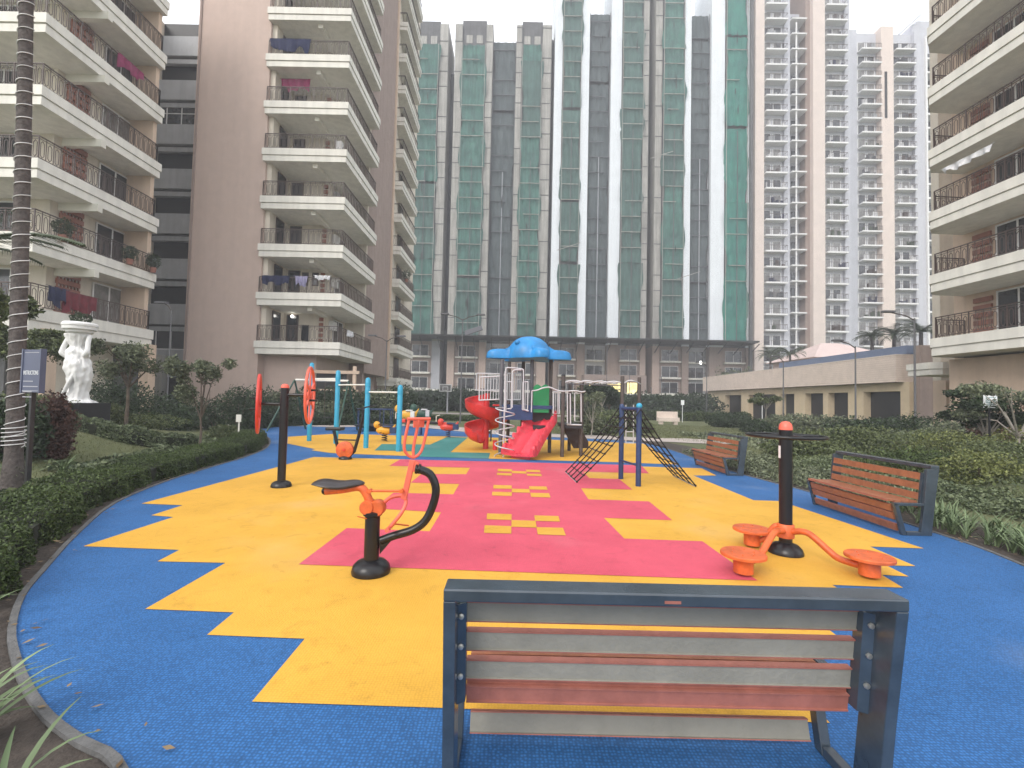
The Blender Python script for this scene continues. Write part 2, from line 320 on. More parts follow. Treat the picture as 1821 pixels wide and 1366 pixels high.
def catmull(pts, k=4):
    n = len(pts); out = []
    for i in range(n):
        p = [np.array(pts[(i+j) % n]) for j in (-1, 0, 1, 2)]
        for t in np.linspace(0, 1, k, endpoint=False): out.append(tuple(.5*((2*p[1])+(-p[0]+p[2])*t+(2*p[0]-5*p[1]+4*p[2]-p[3])*t*t+(-p[0]+3*p[1]-3*p[2]+p[3])*t**3)))
    return out
oval = catmull(oval, 3); OV = np.array(oval)
def inside(x, y, poly):
    x = np.asarray(x, float); y = np.asarray(y, float); c = np.zeros(x.shape, bool); n = len(poly)
    for i in range(n):
        x0, y0 = poly[i]; x1, y1 = poly[(i+1) % n]
        if y0 == y1: continue
        c ^= ((y0 > y) != (y1 > y)) & (x < (x1-x0)*(y-y0)/(y1-y0)+x0)
    return c
def distov(x, y):
    x = np.asarray(x, float); y = np.asarray(y, float); d = np.full(x.shape, 1e9); n = len(OV)
    for i in range(n):
        a = OV[i]; b = OV[(i+1) % n]; ab = b-a; t = np.clip(((x-a[0])*ab[0]+(y-a[1])*ab[1])/(ab@ab+1e-9), 0, 1)
        d = np.minimum(d, np.hypot(x-a[0]-t*ab[0], y-a[1]-t*ab[1]))
    return np.where(inside(x, y, oval), -d, d)
def hgt(x, y):
    x = np.asarray(x, float); y = np.asarray(y, float); d = distov(x, y)
    l = 1.15*smoothv((d-1.6)/5.5)*smoothv((-x-3)/3)*smoothv((21-y)/6.5)*smoothv((y+3)/4)
    r = .14*smoothv((d-1.4)/4)*smoothv((x-4.5)/2)*smoothv((22-y)/8)
    return -.03+l+r+.02*np.sin(x*1.7+1)*np.sin(y*1.3)*smoothv((d-.6)/2)
def axisv(lo, hi, step, far): 
    a = list(np.arange(lo, hi+1e-6, step)); s_ = step; v = hi
    while v < far: s_ *= 1.35; v += s_; a.append(v)
    s_ = step; v = lo
    while v > -far: s_ *= 1.35; v -= s_; a.insert(0, v)
    return np.array(a)
gx = axisv(-22, 22, .4, 420); gy = axisv(-3, 30, .4, 420)
XX, YY = np.meshgrid(gx, gy); ZZ = hgt(XX, YY)
mb = MB(); nx = len(gx); mb.v = np.stack([XX, YY, ZZ], -1).reshape(-1, 3).tolist()
mb.f = [(j*nx+i, j*nx+i+1, (j+1)*nx+i+1, (j+1)*nx+i) for j in range(len(gy)-1) for i in range(nx-1)]; mb.m = [0]*len(mb.f)
struct('ground', mb, grassm, 60)
# bare soil strip outside the kerb
o1 = offpoly(oval, .041); o2 = offpoly(oval, 1.25)
mb = MB(); n = len(oval)
for i in range(n):
    a, b, c_, d_ = o1[i], o1[(i+1) % n], o2[(i+1) % n], o2[i]
    mb.add([(a[0], a[1], -.012), (d_[0], d_[1], -.012), (c_[0], c_[1], -.012), (b[0], b[1], -.012)], [(0, 1, 2, 3)])
struct('soil_bed', mb, soil)
mb = MB()
inn = offpoly(oval, .0); out = offpoly(oval, .04)
for i in range(n):
    j = (i+1) % n; a, b, c_, d_ = inn[i], inn[j], out[j], out[i]; zt = .012
    mb.add([(a[0], a[1], -.03), (b[0], b[1], -.03), (c_[0], c_[1], -.05), (d_[0], d_[1], -.05), (a[0], a[1], zt), (b[0], b[1], zt), (c_[0], c_[1], zt), (d_[0], d_[1], zt)], [(4, 5, 6, 7), (0, 1, 5, 4), (2, 3, 7, 6)])
struct('kerb', mb, kerbm)
def sheet(name, pts, m_, z, kind='structure'):
    mb = MB(); pts = ccw(pts); mb.add([(p[0], p[1], z) for p in pts], [tuple(range(len(pts)))])
    me = bpy.data.meshes.new(name)
    import bmesh
    bm = bmesh.new(); vs = [bm.verts.new((p[0], p[1], z)) for p in pts]; f = bm.faces.new(vs); bm.normal_update(); bmesh.ops.triangulate(bm, faces=[f], ngon_method='EAR_CLIP'); bm.to_mesh(me); bm.free()
    me.materials.append(m_); o = bpy.data.objects.new(name, me); S.collection.objects.link(o); return tag(o, kind=kind)
def joinsheets(name, polys, m_, z):
    import bmesh
    me = bpy.data.meshes.new(name); bm = bmesh.new()
    for k, pts in enumerate(polys):
        pts = ccw(pts); vs = [bm.verts.new((p[0], p[1], z)) for p in pts]; f = bm.faces.new(vs)
    bm.normal_update(); bmesh.ops.triangulate(bm, faces=bm.faces[:], ngon_method='EAR_CLIP'); bm.to_mesh(me); bm.free(); me.materials.append(m_)
    o = bpy.data.objects.new(name, me); S.collection.objects.link(o); return tag(o, kind='structure')
sheet('blue_matting', oval, blue, 0)
g = lambda L_: [G(*p) for p in L_]
ymain = [(558, 813), (493, 831), (251.5, 896), (325, 899), (269, 917), (308.6, 920), (148, 972), (319, 978.6), (280, 999), (401, 1001.7), (258, 1084), (416, 1090), (368, 1130), (542, 1137), (448, 1249), (780, 1260), (1476, 1287),
         (1322, 1135), (1500, 1140), (1400, 1067), (1530, 1071), (1480, 1041), (1606, 1046), (1568, 1023), (1616, 1026), (1576, 1006), (1628, 1007.5), (1547, 972.6), (1643, 976), (1387, 891.6), (1340, 890), (1233, 846), (1274, 846), (1248, 833), (1142, 830), (712, 817)]
ynet = [(512, 777), (589, 772), (644, 772.7), (759, 776), (793, 776), (900, 779), (1000, 783), (1144, 789), (1160, 798), (1185, 815), (1207, 826.5), (1100, 822.5), (872, 816), (719, 811), (602, 806.7), (586, 805.6), (554, 801), (560.6, 799), (511, 789)]
joinsheets('yellow_matting', [g(ymain), g(ynet)], yellow, .004)
pk = [(712, 817.5), (692, 829), (836, 832.5), (829, 844), (749.5, 843.6), (730, 859), (817, 861.5), (806, 880), (700, 877), (665, 905), (784.5, 912), (764, 946), (616.6, 940.3), (531, 1005), (1347, 1034), (1249, 963.8), (1110, 959), (1074, 922), (1195, 926), (1154, 892.6), (1046.6, 889), (1033, 869), (1124.5, 871.5), (1101, 852.6), (1048, 851), (1037, 839.5), (1154, 842.5), (1140, 828)]
sheet('pink_matting', g(pk), pink, .008)
gr = [(679, 790), (765, 791), (795, 777.5), (832, 778.5), (801, 804.6), (871.5, 806), (869, 816), (735, 812.5), (735, 803), (666, 801.5)]
sheet('teal_matting', g(gr), teal, .008)
hop = []
for (x0, x1, x2, x3, ya, yb, dx) in ((885.5, 910.2, 935.5, 960, 834.6, 846.5, 0), (877.5, 909.8, 941.5, 973, 864, 883.6, 0), (866, 909.8, 951, 994, 914.6, 948, 0)):
    pass
H1 = [((600, 197), (742, 203), (741, 227), (596, 222)), ((592, 238), (740, 243), (739, 267), (588, 261)), ((742, 219), (885, 224), (889, 247), (740, 241)), ((883, 206), (1022, 210), (1032, 233), (888, 228)), ((890, 247), (1036, 250), (1046, 273), (896, 268))]
H2 = [((556, 362), (740, 367), (739, 402), (553, 398)), ((543, 431), (741, 436), (741, 475), (540, 469)), ((740, 400), (918, 404), (924, 441), (740, 437)), ((915, 375), (1090, 378), (1104, 412), (920, 407)), ((928, 442), (1118, 446), (1133, 490), (935, 484))]
H3 = [((490, 652), (738, 660), (738, 720), (486, 712)), ((466, 773), (736, 782), (735, 858), (458, 850)), ((738, 720), (980, 727), (993, 797), (736, 788)), ((968, 672), (1212, 679), (1228, 735), (975, 728)), ((990, 793), (1258, 799), (1288, 877), (1003, 866))]
joinsheets('yellow_play_squares', [[G(780+x/5.69, 800+y/5.69) for x, y in q] for q in H1+H2+H3], yellow, .012)
# pale paved path beyond the matting and behind the benches
def strip(name, pts, wd, m_, z, lift=True):
    mb = MB(); k = len(pts); vs = []
    for i in range(k):
        t = unit(np.array(pts[min(i+1, k-1)])-np.array(pts[max(i-1, 0)])); nn = np.array([-t[1], t[0]]); 
        for s_ in (-1, 1): q = np.array(pts[i])+nn*wd/2*s_; vs.append((q[0], q[1], z+(float(hgt(q[0], q[1]))+.03 if lift else 0)))
    mb.add(vs, [(2*i, 2*i+2, 2*i+3, 2*i+1)[::-1] for i in range(k-1)]); return struct(name, mb, m_)
far = [p for p in [G(430, 762), G(510, 755.5), G(613, 757), G(700, 755), G(784, 760), G(860, 767), G(960, 773.5), G(1060, 777), G(1150, 781), G(1250, 785), G(1350, 790), G(1450, 796), G(1560, 803), G(1700, 812)]]
strip('path', catmull(far, 4)[:-8], 2.0, pathm, -.004)
mb = MB(); mb.box((-14, 48, -.06), (30, 52, -.006)); struct('garden_path', mb, pathm)
# ---------------------------------------------------------------- near apartment blocks
FH, Z1 = 3.05, 4.9      # storey height, top of the first balcony slab
def slab_mb(poly, zt, h=.8, plain=False):
    mb = MB(); poly = ccw(poly)
    if plain: mb.prism(poly, zt-h, zt); return mb
    a = h*.52; mb.prism(offpoly(poly, .05), zt-a, zt); mb.prism(offpoly(poly, -.03), zt-a-.05, zt-a+.002 if False else zt-a); mb.prism(poly, zt-h, zt-a-.05)
    return mb
def rail_mb(pts, z, h=1.0, step=.3, loops=True):
    mb = MB()
    for a, b in zip(pts[:-1], pts[1:]):
        a = np.array(a, float); b = np.array(b, float); L = np.linalg.norm(b-a); u = (b-a)/L; n_ = max(1, int(round(L/step)))
        A = (a[0], a[1]); B = (b[0], b[1])
        mb.bar((*A, z+h), (*B, z+h), .055, .04); mb.bar((*A, z+.1), (*B, z+.1), .035, .03); mb.bar((*A, z+h-.1), (*B, z+h-.1), .025, .02)
        for i in range(n_+1):
            p = a+u*L*i/n_; mb.bar((p[0], p[1], z+(0 if i % 5 == 0 else .1)), (p[0], p[1], z+h), .022 if i % 5 else .04)
            if loops and i < n_:
                m_ = a+u*L*(i+.5)/n_; hw = min(.075, L/n_*.27); q = [(0, .14), (1, .24), (1, .74), (0, .84), (-1, .74), (-1, .24), (0, .14)]
                pts3 = [(m_[0]+u[0]*hw*s_, m_[1]+u[1]*hw*s_, z+t) for s_, t in q]
                for p0, p1 in zip(pts3[:-1], pts3[1:]): mb.bar(p0, p1, .018)
    return mb
def window(t, c, u, w_, h, cols=2, mf=None, mg=None, d=.06, name='window', parent=None, trans=0):
    # c = bottom centre on the wall, u along the wall; frame part with its pane as a sub-part
    mf = mf or whitef; mg = mg or glass; u = unit((u[0], u[1], 0)); c = np.array(c, float); n_ = np.array([-u[1], u[0], 0]); f = MB()
    fr = .07
    f.obox(c, u, w_, fr, d); f.obox(c+[0, 0, h-fr], u, w_, fr, d)
    for i in range(cols+1):
        x = -w_/2+fr/2+(w_-fr)*i/cols; f.obox(c+u*x+np.array([0, 0, fr]), u, fr, h-2*fr, d-.004)
    if trans: f.obox(c+np.array([0, 0, trans]), u, w_-2*fr, .05, d-.008)
    fo = t.part(name, f, mf, parent); g_ = MB(); g_.obox(c+np.array([0, 0, fr*.5]), u, w_-fr, h-fr, .012); t.part('pane', g_, mg, fo); return fo
def laundry(p, u, w_, h, z, m_, label, seed=0, th=.02, cat='laundry', grp='laundry hung on the balconies'):
    rg = random.Random(seed); mb = MB(); u = np.array(unit((u[0], u[1], 0))); n_ = np.array([-u[1], u[0], 0]); p = np.array((p[0], p[1], z), float); vs = []; nx_, nz = 9, 5
    nx_, nz = 18, 6; drop = [1 if (i//4+seed) % 3 else .72 for i in range(nx_+1)]
    for side in (1, -1):
        for j in range(nz+1):
            for i in range(nx_+1):
                x = -w_/2+w_*i/nx_; zz = -h*j/nz*(1+.10*sin(i*.9+seed))*drop[i]-.03*sin(i*.5+seed)**2; q = p+u*x*(1-.08*j/nz)+n_*(side*th/2+(.03+.07*j/nz)*sin(i*1.25+seed)*(.3+.7*(j > 0)))+np.array([0, 0, zz]); vs.append(q)
    k = (nx_+1)*(nz+1); fs = []
    for s_ in (0, 1):
        for j in range(nz):
            for i in range(nx_):
                a = s_*k+j*(nx_+1)+i; f_ = (a, a+1, a+nx_+2, a+nx_+1); fs.append(f_ if s_ else f_[::-1])
    mb.add(vs, fs); r = tuple(p); mb.bar(p-u*(w_/2+.1), p+u*(w_/2+.1), .012)
    return single('laundry', mb, m_, label, cat, grp, 40, loc=r)

# block at the far left: balconies round a corner, lattice vents, service bay
B1 = T('apartment_building', 'nearest pale apartment block at the left edge with long corner balconies and brown louvre vents', 'building', (-23, 24, 0), group='apartment blocks round the playground')
XE, YF, YE = -19.6, 18.45, 24.8
NF1 = 7
wm = MB(); wm.box((-30, 20.6, 0), (-21.2, 24.5, 27)); wm.box((-30, 24.5, 0), (-24.6, 34, 27)); B1.part('wall', wm, wallc)
pm = MB(); pm.box((-21.2+.002, 24.5, 4.1), (-19.85, 24.75, 27)); B1.part('end_wall', pm, peach)
L1 = [(-30, YF), (XE, YF), (XE, YE), (-21.2, YE), (-21.2, 20.6), (-30, 20.6)]
for i in range(NF1):
    z = Z1+FH*i
    s_ = B1.part('balcony', slab_mb(L1, z, .8 if i else .95), cream)
    B1.part('railing', rail_mb([(-30+.1, YF+.12), (XE-.12, YF+.12), (XE-.12, YE-.12), (-19.9, YE-.12)], z), iron, s_)
    if i < NF1-1 or True:
        for yy in (22.7,): window(B1, (-21.15, yy+1.1, z+.02), (0, 1), 1.9, 2.1, 2, mg=glass if i % 3 else glass2, name='balcony_door')
        window(B1, (-23.6, 20.56, z+.02), (1, 0), 1.8, 2.1, 2, name='balcony_door')
        v = MB()
        for k in range(6):
            if k*.36 > 2.1: break
            v.box((-21.16, 20.98, z+.15+k*.36), (-21.04, 22.1, z+.37+k*.36))
        for k in range(7): v.box((-21.13, 21.0+k*.17, z+.12), (-21.06, 21.04+k*.17, z+2.2))
        B1.part('vent_screen', v, terr)
    bm_ = MB(); bm_.box((-21.2, 20.95, z+FH-.8-.35), (-19.35, 21.2, z+FH-.8)); B1.part('beam', bm_, soffit)
g0 = MB(); g0.box((-30, 20.4, 0), (-22.6, 20.6-.004, 4.1)); B1.part('ground_floor_wall', g0, conc2); g0 = MB(); g0.box((-22.6, 24.3, 0), (-19.9, 24.7, 4.1)); B1.part('ground_floor_wall', g0, conc2)  # dark concrete colour stands in for the shade under the balconies
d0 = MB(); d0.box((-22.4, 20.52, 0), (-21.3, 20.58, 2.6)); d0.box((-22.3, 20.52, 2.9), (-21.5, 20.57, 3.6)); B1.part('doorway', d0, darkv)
for k, (x, y) in enumerate(((-19.6, 19.2), (-19.6, 24.6))): c_ = MB(); c_.box((x-.25, y-.25, -.3), (x+.25, y+.25, 4.1)); B1.part('column', c_, peach)
# service bay, recessed
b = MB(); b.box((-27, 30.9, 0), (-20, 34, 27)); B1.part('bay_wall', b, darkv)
for i in range(8):
    z = Z1-.9+FH*i-.15
    f_ = MB(); f_.box((-26, 30.4, z-1.75+.95), (-19.25, 30.7, z+.55)); B1.part('spandrel_panel', f_, greyp)
    f_ = MB(); f_.box((-26, 30.55, z-1.25), (-19.25, 30.85, z-.95)); B1.part('sill_beam', f_, greyp)
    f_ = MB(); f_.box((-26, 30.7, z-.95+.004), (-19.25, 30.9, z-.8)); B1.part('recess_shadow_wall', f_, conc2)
for zi in (0, 5): window(B1, (-22.9, 30.62, Z1-.9+FH*zi+.42), (1, 0), 4.1, 1.3, 4, trans=.8 if zi else 0)
c_ = MB(); c_.box((-20.6, 29.0, 0), (-20.15, 31, 27)); B1.part('pier', c_, brownw)
c_ = MB(); c_.box((-23.2, 29.8, -.1), (-22.8, 30.3, 4.0)); B1.part('column', c_, conc)

# second block: tall beige wall, balconies, pier, third stack of balconies
B2 = T('apartment_building', 'apartment block with a broad plain beige wall beside white corner balconies, left of the towers', 'building', (-15, 31, 0), group='apartment blocks round the playground')
c_ = MB(); c_.box((-19.9, 28.4, -.2), (-15.25, 36, 46)); B2.part('wall', c_, beige)
c_ = MB(); c_.box((-19.8, 28.33, 0), (-19.7, 28.4-.003, 45)); B2.part('drainpipe', c_, brownw)
c_ = MB(); c_.box((-15.25, 30.9, 4.1), (-12.2, 36, 46)); c_.box((-12.2+.002, 34.7, 4.1), (-10.75, 42.7, 46)); B2.part('balcony_wall', c_, wallc)
c_ = MB(); c_.box((-15.25, 29.2, -.2), (-11.9, 35.9, 4.1)); B2.part('ground_floor_wall', c_, beige)
c_ = MB(); c_.box((-15.25+.002, 28.6, 4.1), (-14.95, 30.9, 46)); B2.part('side_wall', c_, wallc)
X2, Y2, Y2E = -10.1, 28.2, 34.9; L2 = [(-15.35, Y2), (X2, Y2), (X2, Y2E), (-12.2, Y2E), (-12.2, 30.9), (-15.35, 30.9)]
for i in range(11):
    z = Z1+FH*i; s_ = B2.part('balcony', slab_mb(L2, z, .8), cream)
    B2.part('railing', rail_mb([(-15.3, Y2+.12), (X2-.12, Y2+.12), (X2-.12, Y2E-.1)], z), iron, s_)
    window(B2, (-14.9, 29.8, z+.02), (0, 1), 1.0, 2.1, 1, mf=iron, name='balcony_door')
    window(B2, (-14.35, 30.86, z+.02), (1, 0), .8, 2.1, 1, mf=iron, name='balcony_door')
    if i == 1:
        for xx in (-13.6, -12.9): window(B2, (xx, 30.86, z+1.1), (1, 0), .42, .9, 1, mf=iron, name='window')
    window(B2, (-12.14, 33.2, z+.02), (0, 1), 1.8, 2.1, 2, name='balcony_door')
    b_ = MB(); b_.box((-12.2-.1, 28.5, z+FH-1.05), (-12.0, 30.8, z+FH-.8)); B2.part('beam', b_, soffit)
    v = MB()
    for k in range(5): v.box((-12.5, 30.75, z+.3+k*.36), (-12.25, 30.89, z+.52+k*.36))
    B2.part('vent_screen', v, terr)
    a_ = MB(); a_.box((-12.18, 31.6, z+1.3), (-11.9, 32.4, z+1.9)); B2.part('air_conditioner', a_, whitef if i < 3 else greyp)
pr = MB(); pr.box((-12.4, 35.0, 3.4), (-10.75+.004, 41.4, 46)); B2.part('pier_wall', pr, brownw)  # brown colour holds the shade on this side of the beige pier
pr = MB(); pr.box((-11.0, 41.4, 3.2), (-10.62, 41.8, 46)); B2.part('corner_fin', pr, peach)  # lighter colour stands in for the front-lit edge
pr = MB(); pr.box((-12.2, 36.2, -.1), (-11.6, 40.5, 3.3)); pr.box((-11.4, 35.2, -.1), (-10.9, 35.7, 3.4)); B2.part('column', pr, brownw)
pr = MB(); pr.box((-11.9, 42.8, 0), (-11.0, 52, 46)); B2.part('rear_wall', pr, wallc)
L3 = [(-11.75, 41.9), (-9.95, 41.9), (-9.95, 48.3), (-11.0, 48.3), (-11.0, 42.85), (-11.75, 42.85)]
for i in range(14):
    z = Z1-FH*.42+FH*i-.25; s_ = B2.part('balcony', slab_mb(L3, z, .75), cream)
    B2.part('railing', rail_mb([(-11.7, 42.0), (-10.05, 42.0), (-10.05, 48.2)], z, step=.34, loops=(i < 5)), iron, s_)
    window(B2, (-10.95, 45.5, z+.02), (0, 1), 1.8, 2.1, 2, mf=iron, name='balcony_door')
# porch beside the wall under the first balcony: pale frame, dark opening
pf = MB(); pf.box((-12.3, 29.05, -.1), (-12.1, 29.2, 3.5)); pf.box((-9.5, 29.05, -.1), (-9.3, 29.2, 3.5)); pf.box((-12.5, 29.0, 3.0), (-9.1, 29.16, 3.2)); pf.box((-12.5, 28.95, 1.9), (-9.1, 29.04, 2.0)); B2.part('porch_frame', pf, peach)
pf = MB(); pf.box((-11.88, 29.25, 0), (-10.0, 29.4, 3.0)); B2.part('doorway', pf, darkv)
pl = MB(); pl.box((PX(397, 28.4), 28.34, 2.55), (PX(406, 28.4), 28.4-.004, 2.85)); B2.part('wall_plate', pl, conc2)
# vertical drop pipes, plants and washing
laundry((-13.8, 28.9), (1, 0), 1.9, .8, Z1+FH*6-1.1, cloths[0], 'plum washing in the higher of the two balconies with washing, beside the beige wall', 3)
for k in range(1): pass
laundry((-14.2, 28.18), (1, 0), 1.7, .55, Z1+FH+1.05, cloths[1], 'dark navy cloths over the second balcony rail beside the beige wall', 5)
laundry((-12.6, 28.18), (1, 0), .8, .6, Z1+FH+1.05, cloths[4], 'lilac cloth over the second balcony rail beside the beige wall', 8)
laundry((-11.3, 28.18), (1, 0), 1.0, .28, Z1+FH+1.12, cloths[2], 'white towel over the second balcony rail beside the beige wall', 9)
laundry((-12.25, 28.18), (1, 0), .42, 1.0, Z1+1.04, cloths[3], 'black garment hanging over the lowest balcony rail beside the beige wall', 4)
laundry((-10.06, 29.9), (0, 1), .9, .35, Z1+.98, cloths[2], 'white towel on the receding side of the lowest balcony rail', 7)
laundry((-13.9, 28.22), (1, 0), 2.6, .8, Z1+FH*7-1.12-.9, cloths[1], 'dark sheet tied along the rail of the upper balcony beside the beige wall', 12)
laundry((-19.02, 20.6), (0, 1), 1.6, .95, Z1+1.0, cloths[5], 'maroon cloths over the lowest corner balcony rail of the left block', 2)
laundry((-19.02, 19.6), (0, 1), .9, .8, Z1+1.05, cloths[1], 'navy cloth nearest the corner on the lowest balcony rail of the left block', 6)
laundry((-19.02, 22.6), (0, 1), 1.5, .6, Z1+FH*4+1.0, cloths[0], 'dark red washing on a high balcony rail of the left block', 14)
pc = MB(); pc.box((-10.9, 28.45, Z1+FH*4), (-10.5, 28.8, Z1+FH*4+.7)); single('cabinet', pc, whitef, 'white crate on the fifth balcony beside the beige wall', 'crate', loc=(-10.7, 28.6, Z1+FH*4))
lm = MB(); lm.sphere((-14.3, 30.7, Z1+2.0), .1, 10, 6); single('wall_lamp', lm, lampw, 'lit lamp in the doorway of the lowest balcony beside the beige wall', 'lamp', loc=(-14.3, 30.7, Z1+2.0))

B2.o.location = (-15-.75, 31+.3, 0)
c_ = MB(); c_.box((-19, 42.4, -.2), (-11.9, 42.79, 4.0)); B2.part('undercroft_wall', c_, brownw)
for o_ in list(S.objects):
    if o_.get('category') in ('laundry', 'crate', 'lamp') and 'left block' not in o_['label']: o_.location[0] -= .75; o_.location[1] += .3
    elif o_.get('category') == 'laundry': o_.location[0] -= .56
# right-hand block, turned a few degrees
B9 = T('apartment_building', 'apartment block at the right edge with cream balconies rising out of the photo', 'building', (21, 21, 0), group='apartment blocks round the playground')
C9 = np.array([19.9, 21.95]); dv = unit((.05, -1, 0))[:2]; nv = np.array([-dv[1], dv[0]]); nv = nv if nv[0] > 0 else -nv
def q9(a, b): p = C9+dv*a+nv*b; return (float(p[0]), float(p[1]))
def box9(a0, b0, a1, b1, z0, z1): m_ = MB(); m_.prism(ccw([q9(a0, b0), q9(a1, b0), q9(a1, b1), q9(a0, b1)]), z0, z1); return m_
B9.part('wall', box9(-1, 2.2, 16, 9, 4.0, 28), peach)
B9.part('ground_floor_wall', box9(-.5, 1.4, 14, 9, -.3, 4.0), peach)
L9 = ccw([q9(0, 0), q9(14, 0), q9(14, 2.2), q9(-.5, 2.2), q9(-.5, .55)])
for i in range(8):
    z = Z1+FH*i+.02; s_ = B9.part('balcony', slab_mb(L9, z, .82), cream)
    B9.part('railing', rail_mb([q9(-.38, 2.1), q9(-.38, .65), q9(.08, .14), q9(9.5, .14)], z), iron, s_)
    p = q9(1.9, 2.16); window(B9, (*p, z+.02), dv, 1.8, 2.1, 2, mf=whitef, name='balcony_door')
    p = q9(4.4, 2.16); window(B9, (*p, z+.8), dv, 1.2, 1.2, 2, mf=whitef)
    B9.part('column', box9(2.9, 1.6, 3.3, 2.2-.002, z, z+FH-.8), wallc)
    v = MB(); 
    for k in range(5): a = q9(.45, 2.1); v.obox((*a, z+.3+k*.36), dv, .8, .22, .1)
    B9.part('vent_screen', v, terr)
# lower slab of the rear stack seen beyond the first balcony, and the rear stack above
for i in range(-1, 8):
    z = Z1+FH*i+(2.5 if i < 0 else -.75+.0); 
    if i >= 0: continue
    if i < 0: L_ = [(21.95, 23.6), (25.3, 23.6), (25.3, 25.5), (21.8, 25.5), (21.6, 24.0)]
    else: L_ = [(22.75, 25.0), (25.5, 25.0), (25.5, 27.8), (22.6, 27.8), (22.5, 25.3)]
    s_ = B9.part('balcony', slab_mb(ccw(L_), z-(.35 if i < 0 else 0), .65), cream)
    if i >= 0: B9.part('railing', rail_mb([(22.65, 27.7), (22.55, 25.35), (22.8, 25.08), (25.4, 25.08)], z, loops=False), iron, s_)
c_ = MB(); c_.box((24.0, 25.9, 3.2), (28, 26.4, 27)); B9.part('rear_wall', c_, wallc)
c_ = MB(); c_.box((24.0, 25.6, -.3), (28, 26.4, 3.2-.003)); B9.part('lobby_wall', c_, peach)
laundry(q9(1.6, .1), (dv[0], dv[1]), 2.2, .3, Z1+FH*3-.95-.75+.55, cloths[2], 'white fringed cloth on a balcony rail of the right-hand block', 21)
# ---------------------------------------------------------------- far towers
YT = 89.
_PX0 = PX
PX = lambda px, Y: P(px, 330, Y)[0]      # the tower edges were read half way up the picture
def zt_(px, py, Y=YT): return P(px, py, Y)[2]
def netmb(x0, x1, y, z0, z1, seed, amp=.35, torn=0):
    rg = np.random.default_rng(seed); mb = MB(); nx_ = 9; nz = int((z1-z0)/.8); vs = []
    ph = rg.random(4)*6
    for j in range(nz+1):
        z = z0+(z1-z0)*j/nz; fl = (z/3.05) % 1
        for i in range(nx_+1):
            u = i/nx_; edge = (i in (0, nx_)); x = x0+(x1-x0)*u
            if edge: x += .28*sin(z*.35+ph[0]+u*3)*torn+.1*sin(z*1.3+ph[1])
            yy = y-amp*(sin(pi*fl)**.7)*(.5+.5*sin(i*1.9+ph[2]+int(z/3.05)*1.7))-.12*sin(i*2.3+z*.9)
            vs.append((x, yy, z))
    fs = []
    for j in range(nz):
        for i in range(nx_): a = j*(nx_+1)+i; fs.append((a, a+1, a+nx_+2, a+nx_+1))
    mb.add(vs, fs); return mb
def floors(mb, x0, x1, y, z0, z1, rg, p=.6, th=.13):
    z = 13.2+3.05
    while z < z1-.5:
        if z > z0 and rg.random() < p:
            a = x0+(x1-x0)*rg.random()*.2*(rg.random() < .25); b = x1-(x1-x0)*rg.random()*.5*(rg.random() < .25); mb.box((a, y-.62, z-th/2), (b, y-.45, z+th/2))
        z += 3.05
    for xx in (x0, x1-.08): mb.box((xx, y-.6, z0), (xx+.08, y-.5, z1))
